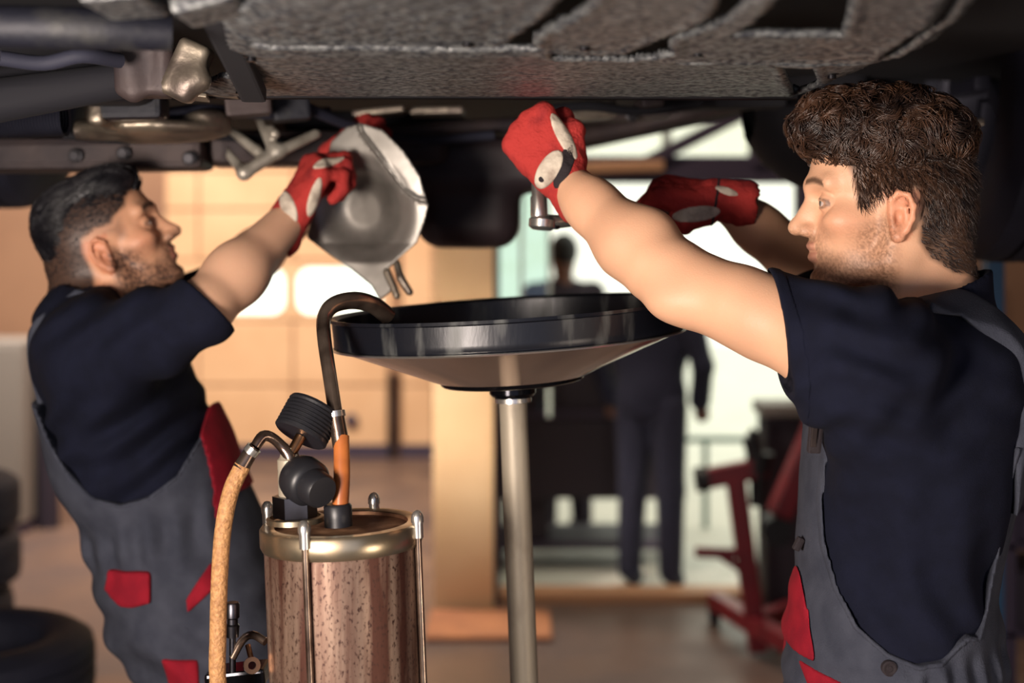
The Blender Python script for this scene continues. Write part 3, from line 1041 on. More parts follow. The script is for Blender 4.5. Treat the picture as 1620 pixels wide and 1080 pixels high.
# hoses, clips, bolts and small brackets
for pts, r, m in (([(262, 178, 2.15), (330, 172, 2.2), (420, 182, 2.3), (520, 176, 2.4)], .008, 'black_rubber'),
                  ([(100, 214, 2.3), (210, 222, 2.32), (330, 216, 2.36), (470, 226, 2.4)], .007, 'underbody_dark'),
                  ([(480, 168, 2.3), (560, 200, 2.4), (660, 222, 2.5), (780, 214, 2.55)], .009, 'black_rubber'),
                  ([(845, 176, 2.3), (930, 168, 2.35), (1010, 176, 2.4), (1110, 164, 2.4)], .008, 'underbody_dark'),
                  ([(0, 92, 1.6), (70, 100, 1.62), (130, 88, 1.62), (190, 96, 1.66)], .009, 'black_rubber')):
    MB().tube([P(*q) for q in pts], r, 10, sub=5).build('underbody_hose', m, car)
for (px, py, d) in ((120, 246, 2.38), (196, 242, 2.38), (300, 250, 2.38), (400, 232, 2.42), (520, 236, 2.45), (600, 232, 2.48), (905, 186, 2.55), (1000, 182, 2.55)):
    MB().lathe(P(px, py, d), (0, -1, -.1), [(0, .012), (.004, .012), (.005, .008), (.012, .008), (.012, 0)], 12).build('bolt', 'bolt_dark', car)
for (px, py, d, w, h_, m) in ((392, 166, 2.2, .035, .018, 'underbody_brown'), (460, 172, 2.3, .03, .02, 'tube_navy'), (345, 190, 2.28, .02, .02, 'underbody_brown'), (930, 176, 2.45, .045, .016, 'cast_alloy'), (1026, 164, 2.4, .02, .008, 'underbody_brown'), (300, 200, 2.3, .03, .012, 'cast_alloy')):
    c = P(px, py, d)
    MB().obox(c, (1, .2, .1), (-.2, 1, 0), (-.1, 0, 1), (w, .03, h_), .006).build('bracket', m, car)


def car_wheel(c, R=.33, w=.225):
    t = MB().lathe(c, (1, 0, 0), tyre_prof(R, w, .20), 48, closed=True).build('tyre', 'black_rubber', car)
    rm = MB().lathe(c, (1, 0, 0), [(-.085, .2), (-.07, .185), (0, .175), (.05, .17), (.05, .05), (.06, .04), (.06, 0)], 32)
    for k in range(5):
        a = 2 * math.pi * k / 5
        dv = np.array((0, math.cos(a), math.sin(a)))
        rm.beam(np.array(c) + dv * .04 + (-.05, 0, 0), np.array(c) + dv * .185 + (-.055, 0, 0), .035, .03, .006, up=(1, 0, 0))
    rm.build('rim', 'rim_alloy', t)


zb = P(0, 415, 2.55)[2]
car_wheel((P(1512, 0, 2.55)[0] + .112, 2.55, zb + .33))
zb = P(0, 330, 2.9)[2]
car_wheel((P(78, 0, 2.9)[0] - .112, 2.9, zb + .33))
ln = S()
ln.add(cone(P(1320, 150, 2.75), P(1800, 150, 2.75), .19, .19))
ln.sub(cone(P(1490, 190, 2.62), P(1900, 190, 2.62), .17, .17), .02)
V, F = ln.mesh(P(1220, 420, 2.5), P(1900, -80, 3.05), .012)
link('wheel_liner', npmesh('wheel_liner', V, F), 'underbody_dark', car)
MB().beam(P(1500, 205, 2.3), P(1556, 192, 2.3), .012, .012, .003).build('brake_bleeder', 'cast_alloy', car)

# ------------------------------------------------------------------ waste oil drainer: pan on a pole, glass-and-metal canister, hose, gauge
mat('pan_black', (19, 21, 28), .33, .15, rgb2=(92, 94, 92), nscale=30, nrange=(.54, .76), nstretch=(1, 1, .25), rough2=.6, bump=.05, bscale=160)
mat('pan_cone', (206, 184, 172), .11, .9, rgb2=(190, 166, 154), nscale=5)
mat('pan_edge', (30, 30, 34), .15, .8)
mat('pole_steel', (160, 150, 132), .5, .25, rgb2=(112, 100, 86), nscale=16, nrange=(.5, .72), nstretch=(1, 1, .5), bump=.1, bscale=80, rough2=.6)
mat('canister_rust', (164, 140, 122), .34, .6, rgb2=(84, 52, 42), nscale=34, nrange=(.30, .60), nstretch=(1.6, 1.6, .12), rough2=.5, bump=.05, bscale=200, detail=8, third=((66, 42, 36), 290, (.54, .68), (1, 1, .6)))
mat('ring_steel', (196, 180, 152), .3, .95, rgb2=(128, 102, 78), nscale=22, nrange=(.5, .75), rough2=.5)
mat('lid_rust', (150, 112, 84), .4, .7, rgb2=(90, 52, 36), nscale=24, rough2=.7)
mat('brass', (176, 132, 96), .28, 1.0, rgb2=(110, 78, 58), nscale=20)
mat('hose_tan', (190, 142, 92), .6, rgb2=(150, 106, 66), nscale=180, bump=.6, bscale=320)
mat('hose_orange', (196, 116, 58), .3, rgb2=(150, 84, 44), nscale=18, coat=.3)
mat('pipe_bronze', (186, 164, 146), .24, .9, rgb2=(84, 66, 58), nscale=18)
mat('knob_black', (28, 28, 32), .42)

u2 = unit((-.040, 0, 1))
ua = unit((-.062, -.022, 1))
dr = empty('waste_oil_drainer', P(700, 395, 1.86) * (1, 1, 0), 'waste oil drainer with black pan on pole and rusty canister', 'oil drainer')
pc = P(803, 485, 1.95)
R = .2405
lathe = lambda prof, n=96: MB().lathe(pc, ua, prof, n)
band = lathe([(-.004, R - .008), (-.001, R - .004), (.0, R + .003), (-.004, R + .004), (-.006, R), (-.030, R - .001), (-.038, R - .001), (-.042, R - .004), (-.042, R - .02), (-.040, R - .012), (-.008, R - .008), (-.004, R - .008)])
pn = band.build('pan', 'pan_black', dr)
lathe([(-.040, R - .010), (-.078, .10), (-.082, .03), (-.082, 0)]).build('pan_inside', 'pan_black', pn)
lathe([(-.0415, R - .003), (-.046, R - .012), (-.097, .104)]).build('pan_cone', 'pan_cone', pn)
lathe([(-.0405, R - .0), (-.0415, R + .0025), (-.0435, R + .001), (-.0435, R - .006)]).build('pan_seam', 'chrome', pn)
lathe([(-.096, .104), (-.098, .099), (-.102, .098), (-.104, .095), (-.105, .030), (-.105, 0)]).build('pan_foot', 'pan_edge', pn)
pt = pc + ua * -.105
MB().lathe(pt, u2, [(.002, .028), (-.002, .032), (-.014, .032), (-.018, .028), (-.018, .024), (-.026, .024), (-.027, .020)], 32).build('collar', 'pan_edge', dr)
MB().lathe(pt, u2, [(-.020, .0255), (-.026, .0255)], 32).build('collar_ring', 'chrome', dr)
L = pt[2] - .60
MB().tube([pt + u2 * -.024, pt + u2 * -L / u2[2]], .0192, 28).build('pole', 'pole_steel', dr)

# canister
DCN = 1.70
cc = P(540, 826, DCN)
RC = .0935
MB().lathe(cc, u2, [(-.026, RC - .001), (-.60, RC - .001)], 64).build('canister', 'canister_rust', dr, 'rusty reflective canister wall')
MB().lathe(cc, u2, [(-.001, RC - .014), (0, RC - .012), (.0, RC + .001), (-.003, RC + .0035), (-.022, RC + .0035), (-.027, RC + .001), (-.027, RC - .004)], 64).build('clamp_ring', 'ring_steel', dr)
MB().lathe(cc, u2, [(-.002, RC - .013), (-.006, RC - .014), (-.006, 0)], 48).build('lid', 'lid_rust', dr)
MB().lathe(cc, u2, [(-.60, RC + .004), (-.62, RC + .004), (-.62, 0)], 48).build('canister_base', 'ring_steel', dr)
for ph in (-108, -18, 72, 162):
    a = math.radians(ph)
    b = cc + np.array((math.cos(a), math.sin(a), 0)) * (RC + .0045)
    MB().tube([b + u2 * .006, b - u2 * .60], .0040, 12).build('tie_rod', 'pipe_bronze', dr)
    nut = MB().lathe(b, u2, [(-.012, .0065), (.006, .0065), (.006, .0075), (.012, .0075), (.016, .0062), (.0195, .0035), (.0205, 0)], 14)
    nut.build('acorn_nut', 'chrome', dr)
# hex nut, stem, gauge, knob
hx = P(467, 812, 1.675)
nt_ = MB()
hexv = [(math.cos(math.radians(60 * k + 12)), math.sin(math.radians(60 * k + 12))) for k in range(6)]
nt_.prism([(x * .026, y * .026) for x, y in hexv], -.004, .021, lambda a, b, z: hx + np.array((a, b, 0)) + u2 * z)
nt_.build('hex_nut', 'steel_dark', dr)
MB().lathe(hx, u2, [(-.010, .034), (-.004, .034), (-.003, .030)], 32).build('washer', 'ring_steel', dr)
MB().lathe(hx + np.array((-.004, 0, 0)), u2, [(.018, .0145), (.064, .0145), (.066, .012), (.078, .008)], 24).build('stem', 'pole_steel', dr)
j = P(458, 722, 1.67)
MB().tube([j + (0, 0, -.012), j, P(446, 706, 1.67), P(430, 692, 1.665), P(416, 690, 1.66), P(404, 706, 1.655)], [.007, .008, .0065, .0062, .0068, .0062], 14, sub=4).build('elbow', 'pipe_bronze', dr)
MB().tube([j, P(476, 690, 1.68)], [.0062, .0068], 14).build('gauge_inlet', 'brass', dr)
ga = unit((.40, .42, .80))
gc = P(474, 690, 1.685)
prof = [(0, 0), (0, .026), (.0, .031), (.002, .0335)]
for i in range(7):
    x = .004 + i * .0046
    prof += [(x, .0335), (x + .0014, .0335), (x + .0024, .0316), (x + .0036, .0316)]
prof += [(.0375, .0335), (.041, .032), (.0425, .027), (.0425, 0)]
MB().lathe(gc, ga, prof, 40, smooth=False).build('pressure_gauge', 'knob_black', dr)
ka = unit((.62, -.72, -.22))
kc = P(470, 752, 1.675)
MB().lathe(kc, ka, [(-.008, 0), (-.006, .018), (.002, .026), (.012, .0285), (.028, .0275), (.033, .0235), (.034, .021), (.052, .0205), (.056, .018), (.057, 0)], 40).build('knob', 'knob_black', dr)
# riser pipe
MB().lathe(P(535, 818, 1.66), u2, [(-.01, .0165), (.0, .0165), (.013, .0165), (.016, .014), (.016, 0)], 24).build('black_nut', 'knob_black', dr)
MB().tube([P(538, 806, 1.66), P(541, 750, 1.67), P(540, 690, 1.685)], [.0098, .0098, .0095], 18, sub=4).build('orange_hose', 'hose_orange', dr)
MB().tube([P(540, 706, 1.683), P(531, 655, 1.69)], [.0102, .0098], 18).build('joint_sleeve', 'pipe_bronze', dr)
MB().lathe(P(531, 656, 1.69), unit(P(531, 655, 1.69) - P(540, 706, 1.683)), [(-.003, .009), (-.003, .0118), (.004, .0118), (.004, .009)], 18).build('joint_ring', 'chrome', dr)
MB().tube([P(531, 655, 1.69), P(521, 590, 1.72), P(513, 535, 1.76), P(513, 502, 1.79), P(528, 482, 1.81), P(560, 475, 1.83), P(590, 482, 1.85), P(614, 500, 1.87)],
          [.0085, .0085, .0088, .0092, .0105, .0115, .0115, .0115], 20, sub=6).build('riser_pipe', 'pipe_bronze', dr)
# tan hose
MB().tube([P(404, 706, 1.655), P(396, 716, 1.655), P(380, 742, 1.65)], [.0068, .0085, .0095], 16, sub=3).build('hose_ferrule', 'pipe_bronze', dr)
MB().lathe(P(399, 712, 1.655), unit(P(396, 716, 1.655) - P(404, 706, 1.655)), [(-.004, .0065), (-.004, .0092), (.004, .0092), (.004, .0065)], 16).build('ferrule_ring', 'chrome', dr)
MB().tube([P(384, 736, 1.651), P(366, 775, 1.648), P(354, 830, 1.645), P(348, 900, 1.64), P(345, 1000, 1.64), P(347, 1100, 1.64), P(380, 1280, 1.66), P(440, 1370, 1.72)], .0097, 18, sub=6).build('hose', 'hose_tan', dr, 'tan braided hose')
# small valves low on the left of the canister
MB().lathe(P(368, 1002, 1.72), (0, 0, 1), [(-.07, .004), (-.004, .004), (-.004, .0075), (.010, .0085), (.012, .0065), (.018, .0065), (.020, .0085), (.036, .0085), (.038, .007), (.038, 0)], 16).build('drain_valve', 'steel_dark', dr)
MB().tube([P(420, 1015, 1.70), P(400, 1004, 1.71), P(384, 1012, 1.72), P(368, 1040, 1.72)], .005, 10, sub=3).build('drain_link', 'pipe_bronze', dr)
MB().lathe(P(398, 1052, 1.69), unit((.3, -.9, .2)), [(0, .0048), (0, .010), (.005, .010), (.005, .0048), (0, .0048)], 16).build('ring_pin', 'brass', dr)
MB().tube([P(398, 1044, 1.69), P(392, 1020, 1.70)], .0035, 8).build('ring_stem', 'brass', dr)
MB().beam(P(330, 1072, 1.74), P(424, 1062, 1.74), .05, .02, .004).build('valve_bracket', 'pan_edge', dr)
# tank and wheels below
tk0 = np.array((-.08, 1.86, 0))
MB().lathe(tk0, (0, 0, 1), [(.14, 0), (.14, .27), (.16, .29), (.60, .29), (.64, .27), (.655, .2), (.655, 0)], 48).build('tank', 'red_paint', dr)
MB().tube([cc - u2 * .62, np.array((-.18, 1.72, .60))], .05, 20).build('canister_stand', 'pan_edge', dr)
for a in (40, 140, 230, 310):
    b = tk0 + np.array((math.cos(math.radians(a)) * .24, math.sin(math.radians(a)) * .24, .06))
    MB().lathe(b, (1, 0, 0), [(-.02, 0), (-.02, .06), (.02, .06), (.02, 0)], 20).build('wheel', 'black_rubber', dr)
    MB().tube([b + (0, 0, .03), b + (0, 0, .10)], .012, 8).build('wheel_fork', 'steel_dark', dr)

# ------------------------------------------------------------------ ratchet held by the right man
rt = empty('ratchet_wrench', P(862, 350, 1.93), 'chrome ratchet with socket held in both red gloves', 'wrench')
MB().lathe(P(853, 344, 1.93), unit((-.03, 0, 1)), [(-.008, 0), (-.008, .0085), (.0, .0115), (.004, .0118), (.028, .0112), (.030, .0095), (.13, .0085), (.13, 0)], 24).build('socket', 'chrome', rt)
MB().lathe(P(858, 352, 1.93), unit((.08, .05, 1)), [(-.010, 0), (-.010, .013), (-.006, .0185), (.004, .0185), (.008, .014), (.008, 0)], 28).build('ratchet_head', 'chrome', rt)
MB().lathe(P(877, 357, 1.93), unit((0, 0, -1)), [(0, .007), (.004, .007), (.005, .005), (.005, 0)], 16).build('direction_lever', 'steel_dark', rt)
MB().tube([P(866, 351, 1.93), P(890, 350, 1.94), P(960, 344, 1.99), P(1010, 339, 2.02), P(1100, 330, 2.05)], [.0105, .009, .0075, .0095, .0095], 16, sub=4).build('handle', 'chrome', rt)

# ------------------------------------------------------------------ people
mat('skin', (214, 160, 126), .48, attr='tone', bump=.12, bscale=420, spec=.4, sss=.06)
mat('eye', (220, 214, 206), .12, attr='tone', spec=.6)
mat('hair_brown', (80, 55, 40), .36, rgb2=(38, 27, 24), nscale=30, spec=.6)
mat('hair_dark', (18, 18, 24), .42, rgb2=(28, 26, 30), nscale=30, spec=.5)
mat('shirt_navy', (17, 20, 37), .92, rgb2=(14, 17, 32), nscale=40, bump=.25, bscale=700, spec=.2)
mat('overall_grey', (66, 69, 80), .92, rgb2=(54, 57, 68), nscale=26, bump=.35, bscale=500, spec=.2)
mat('overall_red', (146, 24, 40), .9, rgb2=(126, 20, 36), nscale=30, bump=.3, bscale=500, spec=.2)
mat('glove_red', (172, 54, 50), .85, rgb2=(116, 34, 38), nscale=30, nrange=(.5, .8), bump=.5, bscale=260, spec=.2)
mat('glove_white', (206, 194, 176), .8, rgb2=(140, 122, 108), nscale=40, nrange=(.5, .75), bump=.3, bscale=260)
mat('glove_black', (34, 26, 30), .85, bump=.3, bscale=260)
mat('button_steel', (90, 80, 78), .35, .8)

FACE = dict(bridge=(.101, .023), tip=(.1225, -.0135), chin=(.090, -.077))


def add_head(s, O, M, sc=1.0, ear_out=.0):
    A = lambda f, k=.01: s.add(xf(f, O, M, sc), k * sc)
    D_ = lambda f, k=.005: s.sub(xf(f, O, M, sc), k * sc)
    A(ell((.005, 0, .050), (.091, .074, .086)))
    A(ell((.042, 0, .056), (.061, .060, .056)), .02)                       # forehead
    A(ell((-.030, 0, .036), (.055, .066, .066)), .03)                      # occiput
    A(ell((.050, 0, -.012), (.050, .056, .055)), .02)                      # mid face
    A(ell((.042, 0, -.050), (.048, .046, .034)), .02)                      # lower face
    for e in (-1, 1):
        A(cone((.099, e * .006, .040), (.086, e * .046, .043), .0115, .0095), .014)   # brow
        A(ell((.066, e * .046, -.004), (.026, .019, .018)), .02)                      # cheekbone
        A(cone((.004, e * .058, .004), (.010, e * .051, -.052), .015, .014), .02)     # ramus
        A(cone((.010, e * .051, -.054), (.080, e * .018, -.077), .014, .013), .018)   # jaw edge
    A(ell((.089, 0, -.0765), (.0155, .021, .0135)), .014)                  # chin
    A(ell((.082, 0, -.040), (.022, .029, .028)), .014)                     # muzzle
    for e in (-1, 1):
        D_(ell((.103, e * .033, .0185), (.0165, .0185, .0125)), .016)      # eye sockets
    A(cone((.099, 0, .026), (.118, 0, -.006), .0085, .0095), .010)         # nose bridge
    A(ell((.0980, 0, -.002), (.0150, .0125, .0240)), .010)                 # nose root
    A(ell((.1205, 0, -.0125), (.0120, .0105, .0098)), .008)                # nose tip
    for e in (-1, 1):
        A(ell((.1085, e * .0115, -.0160), (.0115, .0070, .0078)), .006)    # wings
        A(ell((.0845, e * .0325, .0185), (.0140, .0150, .0140)), .004)     # lids
        D_(ell((.1000, e * .0345, .0175), (.0100, .0125, .0036)), .002)    # lid opening
        D_(ell((.1120, e * .0055, -.0245), (.0060, .0034, .0050)), .003)   # nostrils
    A(ell((.1010, 0, -.0350), (.0085, .0200, .0055)), .005)                # upper lip
    A(ell((.0985, 0, -.0495), (.0090, .0180, .0065)), .005)                # lower lip
    D_(cone((.1090, 0, -.0420), (.0960, .022, -.0430), .0012, .0010), .003)
    D_(cone((.1090, 0, -.0420), (.0960, -.022, -.0430), .0012, .0010), .003)
    D_(ell((.1060, 0, -.0620), (.008, .016, .0045)), .006)                 # chin groove
    # ears
    for e in (-1, 1):
        q = lambda x, y, z: (x * .9 + .004, e * (y + ear_out), z * .92)
        A(ell(q(.000, .0735, .000), (.014, .0065, .027), None), .006)
        rim = [(.012, .074, .008), (.013, .078, .022), (.004, .082, .031), (-.008, .084, .028), (-.015, .085, .014), (-.014, .083, -.002), (-.008, .080, -.016), (.001, .078, -.027), (.008, .074, -.028), (.010, .072, -.018)]
        for a, b in zip(rim[:-1], rim[1:]):
            A(cone(q(*a), q(*b), .0036, .0036), .004)
        A(ell(q(.004, .077, -.026), (.007, .0045, .008)), .004)            # lobe
        D_(ell(q(.003, .085, -.002), (.0085, .0125, .0125)), .002)          # concha
        D_(ell(q(.000, .087, .019), (.0085, .0085, .0075)), .002)            # upper hollow
        A(cone(q(-.006, .0785, -.010), q(-.006, .080, .012), .0030, .0026), .003)     # antihelix
        A(cone(q(.011, .076, -.006), q(.011, .075, -.001), .0032, .003), .002)        # tragus


HAIRLINE = [(.112, .080), (.088, .088), (.072, .078), (.062, .058), (.055, .040), (.053, .014), (.040, .012), (.036, .026), (.012, .036), (-.014, .034), (-.021, .006), (-.020, -.030), (-.034, -.050), (-.062, -.066), (-.110, -.075), (-.2, -.05), (-.2, .3), (.2, .3), (.2, .082)]


def head_colors(L, skin, hair, lip, beard, hairline=HAIRLINE, beard_col=None):
    """L: vertices in the head frame (x forward, y left, z up)"""
    x, y, z = L.T
    c = np.tile(np.array(lin(skin), np.float32), (len(L), 1))
    n1 = (.5 + .5 * wob(L, 60))[:, None]
    c = c * (.93 + .12 * n1)
    mixc = lambda c, t, col: c * (1 - t[:, None]) + np.array(lin(col), np.float32) * t[:, None]
    g = lambda cx, cz, rx, rz: np.exp(-(((x - cx) / rx) ** 2 + ((z - cz) / rz) ** 2) ** 2)
    front = x > .07
    red = tuple(int(v) for v in (min(255, skin[0] * .98), skin[1] * .80, skin[2] * .76))
    c = mixc(c, .35 * np.exp(-(((x - .075) / .03) ** 2 + ((z + .008) / .02) ** 2)) * (np.abs(y) > .02), red)
    c = mixc(c, .5 * ((np.abs(y) > .070) & (z < .034) & (z > -.036) & (np.abs(x) < .025)).astype(np.float32), red)
    c = mixc(c, .75 * np.clip(1.6 * (np.exp(-(((z + .0355) / .0052) ** 2) ** 2) + np.exp(-(((z + .0490) / .006) ** 2) ** 2)), 0, 1) * (np.abs(y) < .020) * (x > .088), lip)
    b = beard_col or hair
    # brows
    zb = .0435 - .10 * np.maximum(np.abs(y) - .030, 0) + .004 * np.sin(np.abs(y) * 60)
    c = mixc(c, .85 * np.exp(-(((z - zb) / .0042) ** 2) ** 2) * (np.abs(y) > .010) * (np.abs(y) < .050) * (x > .06), hair)
    # lash line
    e2 = ((np.abs(y) - .034) / .0135) ** 2 + ((z - .0178) / .0062) ** 2
    c = mixc(c, .75 * np.exp(-((e2 - 1.0) / .40) ** 2) * (x > .085), (60, 40, 36))
    # beard / stubble
    spk = rng.random(len(L)).astype(np.float32)
    reg = np.clip((-.004 - z + .55 * np.clip(.055 - x, 0, .03)) / .022, 0, 1) * np.clip((x + .002) / .018, 0, 1) * np.clip((.085 - 0 * x), 0, 1) / .085
    reg = reg * np.clip((z + .125) / .03, 0, 1)
    cheek = np.clip(1 - np.exp(-(((x - .074) / .022) ** 2 + ((z + .030) / .020) ** 2)) * 1.0, 0, 1)
    reg = reg * np.where(np.abs(y) > .018, cheek, 1)
    lips = np.exp(-(((z + .043) / .011) ** 2) ** 2) * (np.abs(y) < .021) * (x > .088)
    reg = reg * (1 - lips)
    c = mixc(c, np.clip(beard * reg * (.35 + .9 * spk), 0, .95), b)
    # scalp
    d = poly2(x, z, hairline)
    c = mixc(c, np.clip(.5 - d / .008, 0, 1) * (.9), hair)
    neck = np.clip((-.085 - z) / .03, 0, 1)
    c = mixc(c, .2 * neck, red)
    return c


def strands(name, roots, dirs, lens, rad, curl, nseg, parent, m, bend=(0, 0, 0), twist=1.0, sink=None):
    """many tapered three-sided locks as one mesh"""
    n = len(roots)
    t = np.linspace(0, 1, nseg + 1)
    ph = rng.uniform(0, 6.28, n)
    fr = rng.uniform(.7, 1.3, n) * twist
    up = np.tile((0, 0, 1.), (n, 1))
    a = np.cross(dirs, up)
    a /= np.linalg.norm(a, axis=1, keepdims=True) + 1e-9
    b = np.cross(dirs, a)
    cen = []
    for k in t:
        p = roots + dirs * (lens * k)[:, None] + np.array(bend) * (lens * k * k)[:, None] if np.ndim(bend) == 1 else roots + dirs * (lens * k)[:, None] + bend * (lens * k * k)[:, None]
        w = (curl * min(1, k * 1.4))[:, None]
        an = (ph + fr * k * 6.28)[:, None]
        p = p + w * (np.cos(an) * a + np.sin(an) * b)
        cen.append(p)
    cen = np.array(cen)                      # (seg, n, 3)
    if sink is not None:
        cen = sink(cen)
    V, F = [], []
    ns = nseg + 1
    for i, k in enumerate(t):
        r = (rad * (1 - .85 * k ** 2))[:, None]
        for c in range(3):
            an = c * 2.094
            V.append(cen[i] + r * (math.cos(an) * a + math.sin(an) * b))
    V = np.array(V).reshape(ns, 3, n, 3)
    id_ = np.arange(ns * 3 * n).reshape(ns, 3, n)
    for i in range(nseg):
        for c in range(3):
            F.append(np.stack([id_[i, c], id_[i, (c + 1) % 3], id_[i + 1, (c + 1) % 3], id_[i + 1, c]], 1))
    return npmesh(name, V.reshape(-1, 3), np.vstack(F))


def mesh_normals(V, F):
    n = np.cross(V[F[:, 2]] - V[F[:, 0]], V[F[:, 3]] - V[F[:, 1]])
    N = np.zeros_like(V)
    for k in range(4):
        np.add.at(N, F[:, k], n)
    return N / (np.linalg.norm(N, axis=1, keepdims=True) + 1e-12)


def eyes(O, M, root, gaze, iris, sc=1.0):
    for e in (-1, 1):
        c = O + M @ np.array((.0848, e * .0325, .0183)) * sc
        th, ph = np.meshgrid(np.linspace(0, math.pi, 25), np.linspace(0, 2 * math.pi, 32, endpoint=False), indexing='ij')
        g = unit(M @ np.array(gaze))
        a = unit(np.cross(g, (0, 0, 1)))
        b = np.cross(g, a)
        V = c + .0122 * sc * (np.cos(th)[..., None] * g + np.sin(th)[..., None] * (np.cos(ph)[..., None] * a + np.sin(ph)[..., None] * b))
        col = np.tile(np.array(lin((196, 178, 168))), (th.size, 1))
        t = th.ravel()
        col[t < .62] = lin(iris)
        col[t < .22] = lin((10, 10, 12))
        F = [(i * 32 + k, (i + 1) * 32 + k, (i + 1) * 32 + (k + 1) % 32, i * 32 + (k + 1) % 32) for i in range(24) for k in range(32)]
        link('eye', npmesh('eye', V.reshape(-1, 3), F, cols=col), 'eye', root)


def orient(u, n, left):
    u = unit(u)
    n = np.array(n, float)
    n = unit(n - u * (n @ u))
    v = np.cross(u, n) if left else np.cross(n, u)
    return u, v, n


def hand_sdf(W, u, v, n, curl, thumb, fr=.0115, cuff=.040):
    s = S()
    q = lambda a, b, c: W + u * a + v * b + n * c
    K = [(.088, .030), (.093, .010), (.088, -.011), (.079, -.030)]
    LN = [(.044, .028, .024), (.048, .031, .025), (.045, .028, .024), (.035, .022, .021)]
    s.add(ell(q(.050, 0, -.004), (.050, .040, .017), np.stack([u, v, n], 1)))
    s.add(cone(q(-cuff, 0, 0), q(.012, 0, 0), .034, .030), .02)
    for i, (ku, kv) in enumerate(K):
        k0 = q(ku, kv, .001)
        s.add(cone(q(.012, kv * .55, -.002), k0, .0165, .0150), .012)
        p, ang = k0, 0.0
        for j, L in enumerate(LN[i]):
            ang += math.radians(curl[i][j])
            d = u * math.cos(ang) - n * math.sin(ang) - v * (kv * 1.5 if j == 0 else 0) * math.sin(ang)
            b = p + d * L
            r0, r1 = fr * (1.06 - .06 * j), fr * (1.0 - .07 * j)
            if i == 3:
                r0, r1 = r0 * .9, r1 * .9
            s.add(cone(p, b, r0, r1), .004)
            p = b
    pts = [q(*t) for t in thumb]
    rr = [.018, .0145, .0125, .0110][:len(pts)]
    for a, b, ra, rb in zip(pts[:-1], pts[1:], rr[:-1], rr[1:]):
        s.add(cone(a, b, ra, rb), .008)
    s.sub(cone(q(-cuff - .05, 0, 0), q(-cuff + .012, 0, 0), .030, .026), .002)
    return s


def region(s, off, cut, k=0.0):
    """a thin layer of s, grown by off, kept only inside the cut function"""
    t = S()
    t.p = list(s.p)
    base = s.post
    t.post = (lambda p, d: (base(p, d) if base else d) - off)
    t.cuts = list(s.cuts) + [cut]
    return t


def pxpoly(pts, d):
    return [((px - CX) / FPX * d, CAMZ - (py - HY) / FPX * d) for px, py in pts]


def xzcut(pts, d, ylo=None, yhi=None):
    Q = pxpoly(pts, d)

    def f(p):
        v = poly2(p[:, 0], p[:, 2], Q)
        if ylo is not None:
            v = np.maximum(v, ylo - p[:, 1])
        if yhi is not None:
            v = np.maximum(v, p[:, 1] - yhi)
        return v
    return f


def put(name, s, lo, hi, h, m, root, label=None, cols=None):
    V, F = s.mesh(lo, hi, h)
    return link(name, npmesh(name, V, F, cols=None if cols is None else cols(V), close=True), m, root, label)


# ================================================================== the man on the right
YR = 1.80
root = empty('person', (.46, YR, 0), 'man at right in navy T-shirt and grey overalls using a ratchet', 'person')
yaw = math.radians(6)
fw = np.array((-math.cos(yaw), math.sin(yaw), .0))
upv = unit((0.0, 0, 1))
MR = np.stack([fw, np.cross(upv, fw), upv], 1)
OR = np.array((.4835, YR, 1.640))
S1, E1, W1 = P(1352, 570, 1.62), P(1042, 424, 1.77), P(896, 288, 1.885)
S2, E2, W2 = np.array((.435, 1.985, 1.490)), P(1325, 462, 2.10), P(1146, 318, 2.03)


def torso_r(s, o, arms=True):
    s.add(ell((.507, YR, 1.370), (.118 + o, .160 + o, .158 + o)))
    s.add(ell((.535, YR, 1.445), (.092 + o, .165 + o, .092 + o)), .06)
    s.add(ell((.482, YR, 1.170), (.108 + o, .142 + o, .170 + o)), .08)
    s.add(ell((.480, YR, 1.000), (.120 + o, .165 + o, .150 + o)), .08)
    for sh in (S1, S2) if arms else ():
        s.add(cone((.540, YR, 1.488), sh + (.03, 0, .004), .046 + o, .048 + o), .03)
        s.add(cone(sh, sh + (.10, (YR - sh[1]) * .45, -.16), .062 + o, .07 + o), .06)
        s.add(cone(sh + (.03, 0, .0), sh, .056 + o, .058 + o), .03)


b = S()
add_head(b, OR, MR)
b.add(xf(cone((-.028, 0, -.020), (-.034, 0, -.150), .053, .060), OR, MR), .03)
b.add(xf(cone((-.050, 0, .00), (-.060, 0, -.130), .038, .042), OR, MR), .03)
for e in (-1, 1):
    b.add(xf(cone((-.014, e * .050, -.030), (.020, e * .018, -.150), .013, .012), OR, MR), .02)
b.add(xf(cone((.030, 0, -.085), (.012, 0, -.150), .016, .020), OR, MR), .02)
torso_r(b, -.004)
mid = lambda a, c, t: a + (c - a) * t
for (s_, e_, w_) in ((S1, E1, W1), (S2, E2, W2)):
    b.add(cone(s_, mid(s_, e_, .55), .056, .046), .03)
    b.add(cone(mid(s_, e_, .45), e_, .046, .042), .02)
    b.add(cone(mid(s_, e_, .95), mid(e_, w_, .28), .042, .045), .02)
    b.add(cone(mid(e_, w_, .28), mid(e_, w_, .72), .045, .033), .02)
    b.add(cone(mid(e_, w_, .70), w_, .033, .0265), .02)
ad = unit(W1 - E1)
b.add(ell(mid(E1, W1, .22) + (.018, -.006, .016), (.030, .035, .030)), .02)      # outer forearm muscle
b.add(ell(mid(S1, E1, .80) + (-.006, -.01, -.020), (.05, .034, .028)), .03)
b.cuts.append(plane((0, 0, 1.06), (0, 0, -1)))
SKIN_R, HAIR_R = (222, 172, 138), (60, 42, 32)


